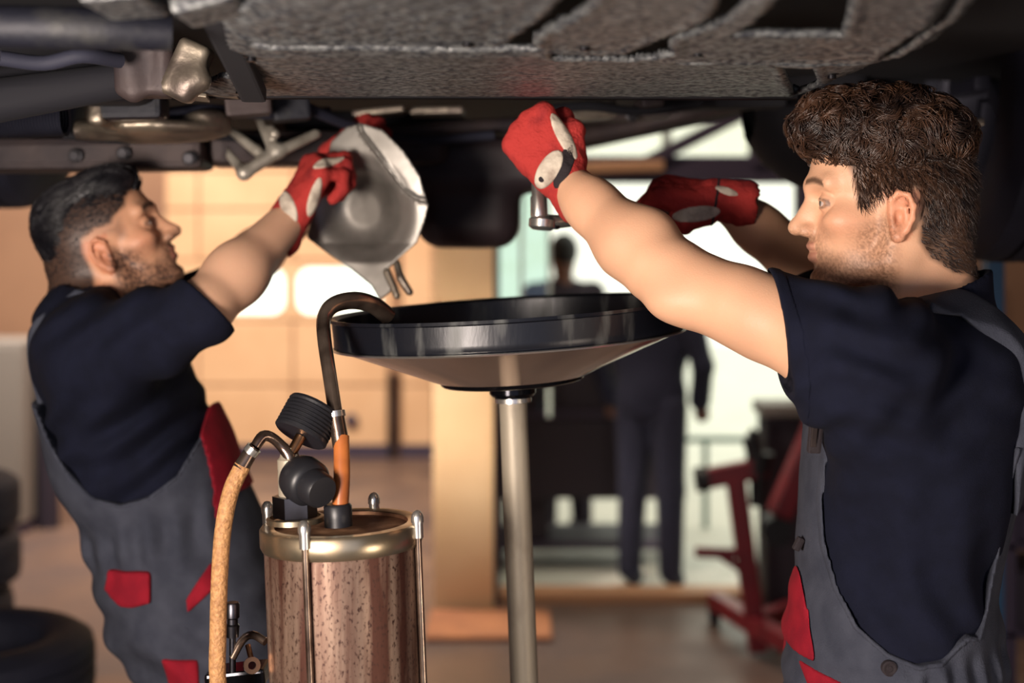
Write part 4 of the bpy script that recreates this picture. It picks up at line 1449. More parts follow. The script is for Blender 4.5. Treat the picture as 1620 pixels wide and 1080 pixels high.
def cols_r(V):
    L = (V - OR) @ MR
    c = head_colors(L, SKIN_R, HAIR_R, (200, 136, 116), .62, beard_col=(104, 70, 50))
    arm = (L[:, 2] < -.125) | (L[:, 0] > .142) | (np.abs(L[:, 1]) > .10)
    base = np.array(lin(SKIN_R)) * (.95 + .08 * wob(V, 45))[:, None]
    c[arm] = base[arm]
    return c


VB, FB = b.mesh((.0, 1.50, 1.02), (.75, 2.22, 1.86), .0024)
VB = VB.astype(np.float32)
link('body', npmesh('body', VB, FB, cols=cols_r(VB), close=True), 'skin', root)
eyes(OR, MR, root, (1, 0, .12), (96, 92, 84))

# hair: short sides, longer curls on top
NB = mesh_normals(VB, FB)
LB = (VB - OR) @ MR
NL = NB @ MR
d2 = poly2(LB[:, 0], LB[:, 2], HAIRLINE)
sel = np.nonzero((d2 < -.001) & (LB[:, 2] > -.085) & (np.abs(LB[:, 1]) < .078))[0]
ear_zone = (np.abs(LB[:, 1]) > .070) & (LB[:, 0] < .022) & (LB[:, 0] > -.018) & (LB[:, 2] < .036)
sel = sel[~ear_zone[sel]]
top = np.clip((LB[sel, 2] - .058 + .25 * np.maximum(LB[sel, 0], 0)) / .045, 0, 1)
side = sel[rng.random(len(sel)) < (1 - top) * .42]
topv = sel[rng.random(len(sel)) < top * .35]


def to_world(D):
    return D @ MR.T


n = len(side)
dn = NL[side]
flow = np.column_stack([np.full(n, -.25) - 1.2 * (LB[side, 2] < -.01), np.zeros(n), np.full(n, -1.0)]) + rng.normal(0, .35, (n, 3))
flow -= dn * (flow * dn).sum(1, keepdims=True)
flow /= np.linalg.norm(flow, axis=1, keepdims=True)
di = unit_rows = flow * .85 + dn * .45
di /= np.linalg.norm(di, axis=1, keepdims=True)
tl = np.clip((LB[side, 2] + .06) / .13, .1, 1)
me1 = strands('side_hair', VB[side] - NB[side] * .001, to_world(di), .006 + .020 * tl * rng.uniform(.7, 1.3, n), np.full(n, .00062), np.full(n, .0012), 4, root, 'hair_brown', twist=.6)


def curls(hm, V, N, locks, per, steps, ds, kap, lift, rad, flowf, spread=.004):
    """locks of fine strands that run over the hair mass hm in curling paths"""
    pick = rng.integers(0, len(V), locks)
    r0, n0 = V[pick], N[pick]
    t = flowf(r0) + rng.normal(0, .55, (locks, 3))
    t -= n0 * (t * n0).sum(1, keepdims=True)
    t /= np.linalg.norm(t, axis=1, keepdims=True)
    kp = rng.choice([-1, 1], locks) * rng.uniform(*kap, locks)
    lf_ = rng.uniform(.4, 1.3, locks) * lift
    rep = lambda x: np.repeat(x, per, axis=0)
    p = rep(r0) + rng.normal(0, spread, (locks * per, 3))
    t, kp, lf_ = rep(t), rep(kp), rep(lf_) + rng.normal(0, .0008, locks * per)
    kp = kp * rng.normal(1, .12, len(kp))
    cen, nr = [], []
    for i in range(steps + 1):
        e = .002
        d0 = hm.ev(p.astype(np.float32))
        g = np.stack([hm.ev((p + np.eye(3)[k] * e).astype(np.float32)) - d0 for k in range(3)], 1) / e
        g /= np.linalg.norm(g, axis=1, keepdims=True) + 1e-9
        p = p - g * d0[:, None]
        k = i / steps
        cen.append(p + g * (lf_ * math.sin(math.pi * min(1, .15 + k * .9)) + .0006)[:, None])
        nr.append(g)
        t = t - g * (t * g).sum(1, keepdims=True)
        t = t + np.cross(g, t) * (kp * ds)[:, None]
        t /= np.linalg.norm(t, axis=1, keepdims=True) + 1e-9
        p = p + t * ds
    cen, nr = np.array(cen), np.array(nr)
    tg = np.gradient(cen, axis=0)
    tg /= np.linalg.norm(tg, axis=2, keepdims=True) + 1e-9
    bi = np.cross(nr, tg)
    n, ns = cen.shape[1], steps + 1
    Vs = np.empty((ns, 3, n, 3))
    for i in range(ns):
        r = rad * (1 - .8 * (i / steps) ** 3)
        for c in range(3):
            Vs[i, c] = cen[i] + r * (math.cos(c * 2.094) * nr[i] + math.sin(c * 2.094) * bi[i])
    id_ = np.arange(ns * 3 * n).reshape(ns, 3, n)
    F = [np.stack([id_[i, c], id_[i, (c + 1) % 3], id_[i + 1, (c + 1) % 3], id_[i + 1, c]], 1) for i in range(steps) for c in range(3)]
    return npmesh('curls', Vs.reshape(-1, 3), np.vstack(F))


def hair_mass(parts, O, M, lo, hi, h=.004, bumps=.0, sc=1.0):
    hm = S()
    for c, r, k in parts:
        hm.add(xf(ell(c, r), O, M, sc), k)
    if bumps:
        hm.post = lambda p, d: d + bumps * wob(p, 190)
    V, F = hm.mesh(lo, hi, h)
    return hm, V.astype(np.float32), F


hm, Vh, Fh = hair_mass([((.078, 0, .112), (.044, .054, .034), .01), ((.030, 0, .122), (.070, .064, .036), .03), ((-.030, 0, .098), (.062, .066, .050), .03), ((.020, 0, .088), (.070, .074, .045), .03)],
                       OR, MR, OR + (-.2, -.12, -.02), OR + (.2, .12, .2), .004, .0022)
Nh = mesh_normals(Vh, Fh)
Lh = (Vh - OR) @ MR
okh = np.nonzero((Lh[:, 2] > .062) & ((Lh[:, 0] < .075) | (Lh[:, 2] > .088)))[0]
me2 = curls(hm, Vh[okh], Nh[okh], 560, 12, 10, .0056, (25, 120), .011, .00068, lambda r: to_world(np.column_stack([np.where(((r - OR) @ MR)[:, 0] > .03, .6, -.6), np.zeros(len(r)), np.full(len(r), -.35)])), .0035)
me3 = npmesh('mass', Vh, Fh)
bmh = bmesh.new()
bmh.from_mesh(me1)
bmh.from_mesh(me2)
bmh.from_mesh(me3)
mh = bpy.data.meshes.new('hair')
bmh.to_mesh(mh)
bmh.free()
link('hair', mh, 'hair_brown', root, 'curly brown hair, short at the sides', smooth=True)

# T-shirt
arm_dir = unit(E1 - S1)
hem = mid(S1, E1, .385)
arm2 = unit(E2 - S2)
hem2 = mid(S2, E2, .30)


def fold_r(p, d):
    a = p - S1
    s1 = a @ np.array((-.35, 0, .94), np.float32)
    s2 = a @ np.array((.94, 0, .35), np.float32)
    near = np.exp(-((a ** 2).sum(1)) / .022)
    f = .0048 * near * np.sin(s1 * 120 + 26 * s2 + 2.0 * np.sin(s2 * 40)) + .0032 * near * np.sin(s2 * 90 + 2 * np.sin(s1 * 50))
    low = np.clip((1.36 - p[:, 2]) / .15, 0, 1) * np.clip((p[:, 2] - 1.10) / .08, 0, 1)
    f = f + .0045 * low * np.sin(p[:, 0] * 95 + p[:, 2] * 34 + 1.5 * np.sin(p[:, 2] * 22)) + .0016 * wob(p, 34)
    return d + f


def shirt_r(off):
    s = S()
    torso_r(s, .008 + off)
    s.add(cone(S1 + (0, 0, -.004), hem + arm_dir * .02, .068 + off, .058 + off), .035)
    s.add(cone(S2, hem2 + arm2 * .02, .070 + off, .060 + off), .035)
    s.add(cone((.538, YR, 1.47), (.536, YR, 1.60), .074 + off, .0665 + off), .015)
    s.post = fold_r
    hdir = unit((-.995, .02, -.10))
    s.cuts.append(lambda p: np.where(((p - S1) @ hdir.astype(np.float32) > .0) & (p[:, 1] < 1.78), (p - hem) @ hdir.astype(np.float32), -1.0))
    s.cuts.append(lambda p: np.where(p[:, 1] > 1.9, (p - hem2) @ arm2.astype(np.float32), -1.0))
    s.cuts.append(lambda p: np.where(np.hypot(p[:, 0] - .520, p[:, 1] - YR) < .105, ((p[:, 2] - 1.566) - .36 * (p[:, 0] - .575)) / 1.06, -1.0))
    return s


sr = shirt_r(0)
inner = S()
inner.add(xf(cone((-.048, 0, -.020), (-.051, 0, -.150), .0585, .0635), OR, MR))
sr.cuts.append(lambda p: -inner.ev(p))
ia = S()
ia.add(cone(hem - arm_dir * .03, hem + arm_dir * .2, .053, .053))
sr.cuts.append(lambda p: -ia.ev(p))
sr.cuts.append(plane((0, 0, 1.05), (0, 0, -1)))
put('t_shirt', sr, (.24, 1.50, .98), (.72, 2.18, 1.64), .0032, 'shirt_navy', root)
# sleeve hem and collar rib
hs = region(sr, .0012, lambda p: -((p - hem) @ np.array((-.995, .02, -.10), np.float32)) - .016, 0)
hs.cuts.append(lambda p: p[:, 1] - 1.78)
put('sleeve_hem', hs, (.24, 1.50, 1.3), (.40, 1.78, 1.60), .0028, 'shirt_navy', root)

# overalls
BIB = [(1130, 664), (1328, 664), (1322, 720), (1315, 800), (1316, 872), (1330, 935), (1352, 985), (1392, 1018), (1432, 1032), (1470, 1026), (1500, 1000), (1516, 992), (1534, 996), (1556, 960), (1572, 880), (1580, 790), (1590, 700), (1800, 700), (1800, 1300), (1130, 1300)]


def fold_o(p, d):
    return d + .0026 * np.sin(p[:, 2] * 120 + p[:, 0] * 55 + 2 * np.sin(p[:, 0] * 40)) * np.clip((1.22 - p[:, 2]) / .12, 0, 1) + .0018 * wob(p, 48) + .0045 * np.sin(p[:, 0] * 230 + 9 * p[:, 2]) * np.exp(-((p[:, 2] - 1.10) / .022) ** 2) * (p[:, 0] > .46)


ov = S()
torso_r(ov, .014, False)
for e in (-1, 1):
    ov.add(cone((.478, YR + e * .090, .98), (.462, YR + e * .10, .52), .105, .080), .04)
    ov.add(cone((.462, YR + e * .10, .52), (.475, YR + e * .11, .09), .080, .072), .03)
ov.post = fold_o
ovcut = xzcut(BIB, 1.69)
ov.cuts.append(lambda p: np.where(p[:, 2] > .9, ovcut(p), -1))
ov.cuts.append(plane((0, 0, .06), (0, 0, -1)))
put('overalls', ov, (.22, 1.52, .04), (.72, 2.10, 1.50), .0042, 'overall_grey', root)
hemr = [(1328, 664), (1322, 720), (1315, 800), (1316, 872), (1330, 935), (1352, 985), (1392, 1018), (1432, 1032), (1470, 1026), (1500, 1000), (1516, 992), (1534, 996), (1556, 960), (1572, 880), (1580, 790), (1590, 700)]
hq = pxpoly(hemr, 1.69)


def near_line(q, w):
    q = np.asarray(q, np.float32)

    def f(p):
        d = np.full(len(p), 1e9, np.float32)
        for a, c in zip(q[:-1], q[1:]):
            e = c - a
            wx, wz = p[:, 0] - a[0], p[:, 2] - a[1]
            t = np.clip((wx * e[0] + wz * e[1]) / (e @ e), 0, 1)
            d = np.minimum(d, np.hypot(wx - e[0] * t, wz - e[1] * t))
        return d - w
    return f


rim = region(ov, .0022, near_line(hq, .006))
put('bib_hem', rim, (.22, 1.52, 1.04), (.72, 2.10, 1.50), .0032, 'overall_grey', root)
for pts in ([(1180, 866), (1284, 866), (1292, 960), (1297, 1056), (1180, 1060)], [(1280, 1066), (1330, 1076), (1420, 1150), (1300, 1150)]):
    put('red_panel', region(ov, .0035, xzcut(pts, 1.69)), (.22, 1.52, .9), (.72, 2.10, 1.4), .0034, 'overall_red', root)
# shoulder strap following the back
st = S()
torso_r(st, .0175)
st.post = fold_o
stp = [(1440, 470), (1520, 452), (1560, 480), (1640, 560), (1660, 720), (1575, 800), (1568, 700), (1572, 640), (1558, 580), (1530, 530), (1490, 496), (1440, 490)]
st.cuts.append(xzcut(stp, 1.74, 1.655, 1.725))
put('shoulder_strap', st, (.40, 1.60, 1.25), (.72, 1.78, 1.62), .0032, 'overall_grey', root)
st2 = S()
torso_r(st2, .0185)
st2.cuts.append(xzcut(stp, 1.74, 1.875, 1.945))
put('shoulder_strap', st2, (.40, 1.82, 1.25), (.72, 2.0, 1.62), .004, 'overall_grey', root)
MB().beam(P(1293, 650, 1.66), P(1287, 716, 1.67), .016, .010, .003, up=(0, 1, 0)).build('buckle', 'glove_black', root)
MB().beam(P(1290, 664, 1.655), P(1286, 706, 1.665), .007, .005, .001, up=(0, 1, 0)).build('buckle_slide', 'button_steel', root)
MB().beam(P(1268, 850, 1.775), P(1258, 870, 1.775), .010, .010, .003, up=(0, 1, 0)).build('zip_pull', 'glove_black', root)
bp_ = np.array((P(1408, 1058, 1.64)[0], 1.640, P(1408, 1058, 1.64)[2]))
V0 = S()
V0.p, V0.post = ov.p, ov.post
ys = np.linspace(1.55, 1.75, 200).astype(np.float32)
dd = V0.ev(np.column_stack([np.full(200, bp_[0]), ys, np.full(200, bp_[2])]).astype(np.float32))
bp_[1] = ys[np.argmax(dd < 0)]
MB().lathe(bp_, (0, -1, .0), [(-.004, .009), (.003, .009), (.004, .007), (.003, .004), (.004, .003), (.004, 0)], 20).build('button', 'glove_black', root)
for e in (-1, 1):
    f = S()
    f.add(ell((.425, YR + e * .11, .05), (.13, .052, .055)))
    f.add(cone((.475, YR + e * .11, .06), (.475, YR + e * .11, .13), .055, .06), .03)
    f.cuts.append(plane((0, 0, 0), (0, 0, -1)))
    put('shoe', f, (.25, 1.55, -.02), (.62, 2.1, .22), .007, 'glove_black', root)


# gloves of the right man
def ell_region(c, r, ax=None, ay=None):
    if ax is None:
        return ell(c, r)
    x = unit(ax)
    y = np.array(ay, float)
    y = unit(y - x * (x @ y))
    return ell(c, r, np.stack([x, y, np.cross(x, y)], 1))


u, v, n_ = orient((-.56, .18, .80), (-.20, -.96, .05), True)
g1 = hand_sdf(W1 + u * .004, u, v, n_, [(70, 82, 50), (74, 84, 50), (78, 84, 50), (82, 84, 50)], [(.018, .026, -.012), (.050, .046, -.020), (.078, .044, -.040), (.094, .030, -.055)], cuff=.034)
g1.post = lambda p, d: d + .0012 * wob(p, 150) + .0010 * wob(p, 320, 2)
go = put('glove', g1, W1 + (-.18, -.1, -.09), W1 + (.09, .16, .19), .0024, 'glove_red', root, 'bright red work glove')
pa = P(868, 268, 1.86)
put('cuff_patch', region(g1, .0022, ell_region(pa, (.030, .014, .06), P(886, 240, 1.86) - P(850, 299, 1.86), (1, 0, .5))), pa - .07, pa + .07, .0018, 'glove_white', go)
pa = P(893, 262, 1.87)
put('cuff_strap', region(g1, .0014, ell_region(pa, (.034, .011, .06), P(898, 236, 1.86) - P(872, 305, 1.86), (1, 0, .5))), pa - .07, pa + .07, .0020, 'glove_black', go)
pa = P(892, 216, 1.88)
put('thumb_panel', region(g1, .0014, ell_region(pa, (.036, .010, .05), P(872, 190, 1.88) - P(900, 246, 1.88), (1, 0, .5))), pa - .07, pa + .07, .0020, 'glove_white', go)
ys = np.linspace(1.80, 1.95, 300).astype(np.float32)
sx_, sz_ = P(858, 283, 1.86)[[0, 2]]
dd = g1.ev(np.column_stack([np.full(300, sx_), ys, np.full(300, sz_)]).astype(np.float32))
sb_ = np.array((sx_, ys[np.argmax(dd < 0)], sz_))
MB().lathe(sb_, unit((-.3, -1, 0)), [(-.003, .004), (.0035, .004), (.0045, .003), (.0045, 0)], 14).build('snap_button', 'glove_black', go)
u, v, n_ = orient((-.97, .10, .16), (.10, -.38, .92), False)
g2 = hand_sdf(W2 + u * .004, u, v, n_, [(52, 70, 45), (56, 72, 45), (58, 72, 45), (60, 72, 45)], [(.018, .026, -.012), (.048, .044, -.026), (.080, .034, -.040), (.104, .020, -.048)], cuff=.034)
g2.post = lambda p, d: d + .0012 * wob(p, 150) + .0010 * wob(p, 320, 2)
go = put('glove', g2, W2 + (-.20, -.14, -.13), W2 + (.09, .14, .12), .0026, 'glove_red', root, 'red work glove on the ratchet handle')
pa = P(1104, 338, 1.98)
put('palm_panel', region(g2, .0014, ell_region(pa, (.038, .05, .012), (1, 0, .12), (0, 1, 0))), pa - .07, pa + .07, .0022, 'glove_white', go)
pa = P(1150, 302, 2.0)
put('cuff_patch', region(g2, .0018, ell_region(pa, (.017, .05, .006), (1, 0, -.35), (0, 1, 0))), pa - .07, pa + .07, .0022, 'glove_white', go)
pa = P(1132, 318, 2.02)
put('cuff_seam', region(g2, .0010, plane_slab(pa, u, .003)) if 'plane_slab' in globals() else region(g2, .0010, lambda p, o=pa.astype(np.float32), w=u.astype(np.float32): np.abs((p - o) @ w) - .003), pa - .09, pa + .09, .0024, 'glove_black', go)

# ================================================================== the man on the left
YL = 2.30
root = empty('person', (-.46, YL, 0), 'man at left in grey overalls holding up a metal shield', 'person')
tilt, yaw = math.radians(27), math.radians(8)
fw = np.array((math.cos(tilt) * math.cos(yaw), math.cos(tilt) * math.sin(yaw), math.sin(tilt)))
lf = unit(np.cross((0, 0, 1), fw))
upv = np.cross(fw, lf)
ML = np.stack([fw, lf, upv], 1)
NT = P(287, 362, YL)
SL = .94
OL = NT - ML @ np.array((.1325, 0, -.0135)) * SL
T1, G1, H1 = P(160, 565, 2.13), P(318, 492, 2.02), P(456, 348, 2.19)
T2, G2, H2 = P(185, 540, 2.47), P(330, 470, 2.56), P(520, 300, 2.46)
lean = np.array(Matrix.Rotation(math.radians(-16), 3, 'Y'))
CH, UB, WA, HP = P(192, 612, YL), P(172, 552, YL), P(256, 780, YL), P(300, 925, YL)


def torso_l(s, o):
    s.add(ell(CH, (.107 + o, .160 + o, .190 + o), lean))
    s.add(ell(UB, (.080 + o, .165 + o, .095 + o), lean), .06)
    s.add(ell(WA, (.108 + o, .142 + o, .150 + o), lean), .08)
    s.add(ell(HP, (.116 + o, .162 + o, .140 + o)), .08)
    for sh in (T1, T2):
        s.add(cone(P(142, 512, YL), sh + (-.02, 0, .01), .052 + o, .055 + o), .05)
        s.add(cone(sh, sh + (-.0, (YL - sh[1]) * .45, -.16), .060 + o, .07 + o), .06)


b = S()
add_head(b, OL, ML, SL)
nk = OL + ML @ np.array((-.03, 0, -.02))
b.add(cone(nk, P(140, 520, YL), .054, .062), .03)
b.add(xf(cone((-.050, 0, .00), (-.062, 0, -.100), .042, .050), OL, ML), .03)
b.add(xf(cone((.020, 0, -.085), (-.020, 0, -.150), .022, .030), OL, ML), .03)
torso_l(b, -.004)
for (s_, e_, w_) in ((T1, G1, H1), (T2, G2, H2)):
    b.add(cone(s_, mid(s_, e_, .55), .052, .044), .03)
    b.add(cone(mid(s_, e_, .45), e_, .044, .040), .02)
    b.add(cone(e_, mid(e_, w_, .40), .0405, .0410), .02)
    b.add(cone(mid(e_, w_, .38), w_, .0412, .0285), .03)
b.cuts.append(plane((0, 0, 1.0), (0, 0, -1)))
SKIN_L, HAIR_L = (214, 160, 126), (22, 20, 24)
HL2 = [(.116, .070), (.092, .082), (.080, .074), (.072, .060), (.050, .052), (.040, .042), (.012, .046), (-.014, .040), (-.022, .020), (-.024, -.020), (-.034, -.050), (-.062, -.066), (-.110, -.075), (-.2, -.05), (-.2, .3), (.2, .3), (.2, .072)]


def cols_l(V):
    L = (V - OL) @ ML / SL
    c = head_colors(L, SKIN_L, HAIR_L, (150, 84, 80), 1.0, HL2, beard_col=(48, 34, 34))
    far = (L[:, 2] < -.13) | (L[:, 0] > .142) | (np.abs(L[:, 1]) > .10)
    base = np.array(lin((226, 178, 146))) * (.95 + .08 * wob(V, 45))[:, None]
    c[far] = base[far]
    # shaved fade between ear and hairline
    d = poly2(L[:, 0], L[:, 2], HAIRLINE)
    t = np.clip(.5 - d / .012, 0, 1) * .45 * (~far) * np.clip(poly2(L[:, 0], L[:, 2], HL2) / .012 + .2, 0, 1)
    return c * (1 - t[:, None]) + np.array(lin((70, 52, 48))) * t[:, None]


VL, FL = b.mesh((-1.0, 1.92, .98), (-.2, 2.66, 1.82), .0032)
VL = VL.astype(np.float32)
link('body', npmesh('body', VL, FL, cols=cols_l(VL), close=True), 'skin', root)
eyes(OL, ML, root, (1, 0, .05), (60, 44, 36), SL)
NB = mesh_normals(VL, FL)
LB = (VL - OL) @ ML / SL
NL = NB @ ML
d2 = poly2(LB[:, 0], LB[:, 2], HL2)
sel = np.nonzero((d2 < -.001) & (LB[:, 2] > -.08) & (np.abs(LB[:, 1]) < .078))[0]
ear_zone = (np.abs(LB[:, 1]) > .070) & (LB[:, 0] < .022) & (LB[:, 0] > -.018) & (LB[:, 2] < .036)
sel = sel[~ear_zone[sel]]
sel = sel[rng.random(len(sel)) < .5]
n = len(sel)
x_, y_, z_ = LB[sel].T
top = np.clip((z_ - .04) / .05, 0, 1)
dn = NL[sel]
flow = np.column_stack([np.full(n, -1.0), np.zeros(n), -.55 * (1 - top) + .25 * top * (x_ > .05)]) + rng.normal(0, .22, (n, 3))
flow -= dn * (flow * dn).sum(1, keepdims=True)
flow /= np.linalg.norm(flow, axis=1, keepdims=True)
di = flow * .85 + dn * (.30 + .40 * top * np.clip((x_ - .0) / .06, 0, 1))[:, None]
di /= np.linalg.norm(di, axis=1, keepdims=True)
me1 = strands('hair', VL[sel] - NB[sel] * .001, di @ ML.T, (.007 + .010 * top) * rng.uniform(.7, 1.2, n), np.full(n, .0011), np.full(n, .0018), 5, root, 'hair_dark', bend=(-dn * .45) @ ML.T, twist=.5)
hm, Vh, Fh = hair_mass([((.068, 0, .102), (.042, .050, .026), .01), ((.020, 0, .110), (.070, .060, .034), .03), ((-.036, 0, .075), (.056, .066, .062), .03), ((-.036, 0, .030), (.050, .061, .055), .03)], OL, ML, OL + (-.2, -.12, -.08), OL + (.2, .12, .2), .005, 0, SL)
Nh = mesh_normals(Vh, Fh)
Lh = (Vh - OL) @ ML / SL
okh = np.nonzero((Lh[:, 2] > .015) & ((Lh[:, 0] < .07) | (Lh[:, 2] > .085)))[0]
me2 = curls(hm, Vh[okh], Nh[okh], 460, 8, 6, .008, (0, 10), .0016, .0008, lambda r: 1.6 * np.tile(ML @ np.array((-1.0, 0, .1)), (len(r), 1)), .003)
me3 = npmesh('mass', Vh, Fh)
bmh = bmesh.new()
for m_ in (me1, me2, me3):
    bmh.from_mesh(m_)
mh = bpy.data.meshes.new('hair')
bmh.to_mesh(mh)
bmh.free()
link('hair', mh, 'hair_dark', root, 'slicked dark hair with faded sides', smooth=True)

adl = unit(G1 - T1)
fdl = unit(H1 - G1)
hml = P(322, 474, 2.03)
hdl = unit((.66, .25, .70))


def fold_l(p, d):
    a = p - T1
    near = np.exp(-((a ** 2).sum(1)) / .05)
    s1 = a @ np.array((.8, 0, -.6), np.float32)
    return d + .0060 * near * np.sin(s1 * 95 + 1.5 * np.sin(p[:, 2] * 40)) + .0055 * np.clip((1.40 - p[:, 2]) / .1, 0, 1) * np.sin(p[:, 2] * 105 - p[:, 0] * 60 + 1.5 * np.sin(p[:, 0] * 30)) + .0018 * wob(p, 34)


def shirt_l(o):
    s = S()
    torso_l(s, .007 + o)
    s.add(cone(T1, mid(T1, G1, .55), .080 + o, .062 + o), .04)
    s.add(cone(mid(T1, G1, .5), G1 + adl * .004, .062 + o, .052 + o), .02)
    s.add(cone(G1 + adl * .004, G1 + fdl * .06, .052 + o, .054 + o), .01)
    s.add(cone(T2, G2, .076 + o, .056 + o), .04)
    s.add(cone(P(150, 525, YL), OL + ML @ np.array((-.055, 0, -.105)), .072 + o, .066 + o), .02)
    s.post = fold_l
    s.cuts.append(lambda p: np.where((p[:, 1] < 2.22) & ((p - T1) @ hdl.astype(np.float32) > .03), (p - hml) @ hdl.astype(np.float32), -1))
    cb0, cbn = (OL + ML @ np.array((-.06, 0, -.098))).astype(np.float32), unit(ML @ np.array((-.45, 0, 1.0))).astype(np.float32)
    s.cuts.append(lambda p: np.where(np.hypot(p[:, 0] - cb0[0] - .01, p[:, 1] - YL) < .105, (p - cb0) @ cbn, -1.0))
    return s


sl = shirt_l(0)
inl = S()
inl.add(cone(nk, P(140, 520, YL), .060, .068))
inl.add(cone(G1, G1 + fdl * .2, .0465, .0475))
sl.cuts.append(lambda p: -inl.ev(p))
sl.cuts.append(plane((0, 0, .98), (0, 0, -1)))
put('t_shirt', sl, (-.92, 1.92, .96), (-.28, 2.66, 1.66), .0038, 'shirt_navy', root)
BIBL = [(280, 545), (297, 590), (308, 650), (303, 705), (280, 752), (240, 782), (200, 792), (158, 780), (120, 742), (86, 690), (66, 640), (10, 640), (10, 1900), (800, 1900), (800, 545)]


def fold_ol(p, d):
    return d + .0040 * np.sin(p[:, 2] * 85 + 18 * p[:, 0] + 2 * np.sin(p[:, 0] * 26)) * np.clip((1.2 - p[:, 2]) / .1, 0, 1) + .0025 * wob(p, 36) + .0055 * np.sin(p[:, 0] * 150 + 20 * p[:, 2]) * np.exp(-((p[:, 2] - 1.15 - .3 * (p[:, 0] + .58)) / .035) ** 2) * (p[:, 0] < -.45) + .005 * np.sin(60 * (p[:, 0] * .8 + p[:, 2] * .6)) * np.clip((1.1 - p[:, 2]) / .1, 0, 1)


ol = S()
torso_l(ol, .020)
HN, KN, AN = np.array((-.462, 2.215, 1.00)), np.array((-.345, 2.20, .53)), np.array((-.46, 2.20, .09))
HF, KF, AF = np.array((-.462, 2.385, 1.00)), np.array((-.320, 2.43, .56)), np.array((-.36, 2.45, .09))
for a, k_, c in ((HN, KN, AN), (HF, KF, AF)):
    ol.add(cone(a, k_, .104, .085), .05)
    ol.add(cone(k_, c, .085, .075), .03)
ol.post = fold_ol
olc = xzcut(BIBL, 2.16)
ol.cuts.append(lambda p: np.where(p[:, 2] > .9, olc(p), -1))
ol.cuts.append(plane((0, 0, .06), (0, 0, -1)))
put('overalls', ol, (-.95, 2.02, .04), (-.1, 2.62, 1.50), .005, 'overall_grey', root)
lq = pxpoly(BIBL[:11], 2.16)
put('bib_hem', region(ol, .0025, near_line(lq, .006)), (-.95, 2.02, 1.1), (-.1, 2.62, 1.50), .0045, 'overall_grey', root)
for nm, pts, off, yh in (('pocket_flap', [(166, 905), (240, 902), (244, 948), (214, 958), (192, 958), (160, 936)], .010, 2.26), ('red_panel', [(286, 655), (420, 655), (420, 800), (326, 800), (310, 735)], .005, None),
                         ('red_panel', [(322, 792), (346, 792), (350, 852), (334, 846)], .006, 2.3), ('red_panel', [(330, 892), (340, 930), (300, 966), (296, 946)], .006, 2.3), ('red_panel', [(262, 1034), (316, 1040), (330, 1140), (270, 1120)], .006, 2.3)):
    put(nm, region(ol, off, xzcut(pts, 2.13, None, yh)), (-.95, 2.02, .8), (-.1, 2.62, 1.50), .004, 'overall_red', root)
stl = S()
torso_l(stl, .0125)
stl.cuts.append(xzcut([(40, 640), (40, 540), (80, 500), (140, 455), (200, 470), (160, 500), (110, 530), (88, 590), (92, 690)], 2.24, 2.172, 2.192))
put('shoulder_strap', stl, (-.95, 2.1, 1.2), (-.5, 2.3, 1.62), .0036, 'overall_grey', root)
for c, a in ((AN, 0), (AF, 0)):
    f = S()
    f.add(ell((c[0] + .06, c[1], .05), (.135, .052, .055)))
    f.add(cone((c[0], c[1], .06), (c[0], c[1], .13), .055, .06), .03)
    f.cuts.append(plane((0, 0, 0), (0, 0, -1)))
    put('shoe', f, (-.8, 2.0, -.02), (0, 2.6, .22), .007, 'glove_black', root)
u, v, n_ = orient((.46, .08, .88), (-.80, -.52, .30), False)
g3 = hand_sdf(H1 + u * .006, u, v, n_, [(52, 78, 50), (56, 80, 50), (60, 80, 50), (66, 80, 50)], [(.018, .026, -.012), (.046, .046, -.030), (.070, .046, -.050), (.086, .036, -.062)], cuff=.036)
g3.post = lambda p, d: d + .0014 * wob(p, 130) + .0010 * wob(p, 300, 2)
go = put('glove', g3, H1 + (-.12, -.12, -.09), H1 + (.16, .14, .20), .003, 'glove_red', root, 'red work glove with white panels')
for nm, px, py, r, ax in (('cuff_patch', 455, 326, (.028, .012, .07), (-.42, 0, .9)), ('palm_panel', 497, 312, (.032, .008, .05), (.30, 0, .95)), ('finger_panel', 522, 252, (.030, .009, .06), (.75, 0, .35))):
    pa = P(px, py, 2.16)
    put(nm, region(g3, .0022, ell_region(pa, r, ax, (1, 0, .4))), pa - .08, pa + .08, .0024, 'glove_white', go)
u, v, n_ = orient((.6, .0, .8), (-.3, .9, .1), True)
g4 = hand_sdf(H2 + u * .006, u, v, n_, [(30, 55, 40)] * 4, [(.018, .026, -.012), (.046, .046, -.030), (.070, .046, -.050)], cuff=.036)
put('glove', g4, H2 + (-.12, -.14, -.09), H2 + (.18, .14, .20), .004, 'glove_red', root)

# ------------------------------------------------------------------ the pressed steel shield he holds
DSH = 2.25
shield = empty('heat_shield', P(570, 330, DSH), 'dished grey pressed steel heat shield held up by left man', 'heat shield')
OUT = [(520, 222), (545, 200), (570, 194), (606, 206), (640, 240), (664, 276), (679, 324), (672, 352), (660, 384), (630, 410), (616, 424), (618, 462), (600, 476), (586, 452), (550, 424), (512, 400), (478, 376), (492, 320)]
oq = np.array(pxpoly(OUT, DSH), np.float32)


def px_xz(px, py):
    return np.array(((px - CX) / FPX * DSH, CAMZ - (py - HY) / FPX * DSH), np.float32)


CB = px_xz(572, 330)
LIPL = [px_xz(*q) for q in ((562, 170), (572, 210), (606, 254), (640, 300), (662, 316), (700, 322))]


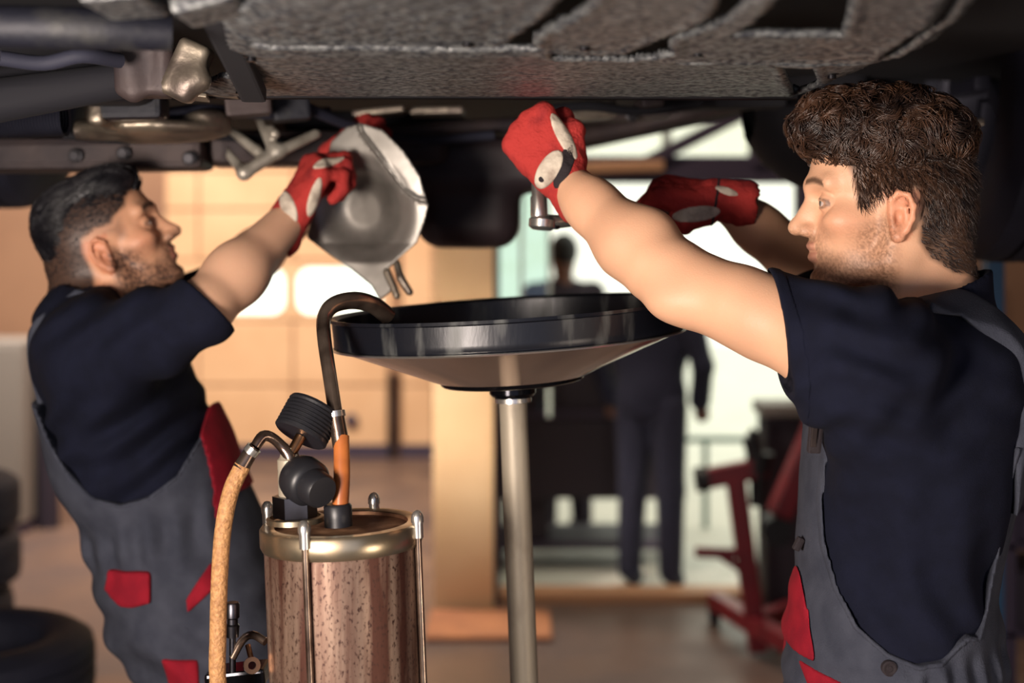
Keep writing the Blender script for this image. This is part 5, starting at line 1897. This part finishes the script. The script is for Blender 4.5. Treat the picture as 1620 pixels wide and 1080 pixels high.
def shield_depth(p):
    x, z = p[:, 0] - CB[0], p[:, 2] - CB[1]
    xr, zr = x * .86 + z * .5, -x * .5 + z * .86
    r = np.sqrt((xr / .075) ** 2 + (zr / .085) ** 2)
    t = np.clip((r - .30) / .85, 0, 1)
    bowl = .034 * (1 - t * t * (3 - 2 * t)) - .0022 * np.exp(-((r - .78) / .10) ** 2) * np.clip((x + .03) / .03, 0, 1)
    e = poly2(p[:, 0], p[:, 2], oq)
    s_ = 0
    q = np.array(LIPL)
    d = np.full(len(p), 1e9, np.float32)
    for a, c in zip(q[:-1], q[1:]):
        ev_ = c - a
        wx, wz = p[:, 0] - a[0], p[:, 2] - a[1]
        tt = np.clip((wx * ev_[0] + wz * ev_[1]) / (ev_ @ ev_), 0, 1)
        dd_ = np.hypot(wx - ev_[0] * tt, wz - ev_[1] * tt)
        sg = np.sign(wx * ev_[1] - wz * ev_[0])
        d = np.where(dd_ < np.abs(d), dd_ * sg, d)
    fold = .010 * np.clip(d / .005, 0, 1) + np.where(d > 0, d * .12, 0)
    ridge = -.005 * np.exp(-(d / .003) ** 2)
    low = np.clip((-.055 - z) / .03, 0, 1) * .012
    return DSH + bowl + np.clip(fold, 0, .05) + ridge - low - x * .25


ss = S()
ss.ck = 0.0
cmid = P(575, 330, DSH)
ss.add(lambda p: (np.abs(p[:, 1] - shield_depth(p)) - .0032) * .72)
ss.cuts.append(lambda p: poly2(p[:, 0], p[:, 2], oq))
V, F = ss.mesh(P(460, 490, DSH) - (0, .09, 0), P(700, 180, DSH) + (0, .12, 0), .0022)
link('shell', npmesh('shell', V, F), 'pressed_steel', shield)
hk = S()
for a, c in ((P(628, 418, DSH + .0), P(634, 440, DSH - .01)), (P(634, 440, DSH - .01), P(648, 462, DSH - .012)), (P(612, 430, DSH), P(628, 468, DSH - .01))):
    hk.add(cone(a, c, .0065, .006), .004)
V, F = hk.mesh(P(590, 490, DSH - .05), P(670, 400, DSH + .05), .002)
link('hook_tab', npmesh('hook_tab', V, F), 'cast_alloy', shield)
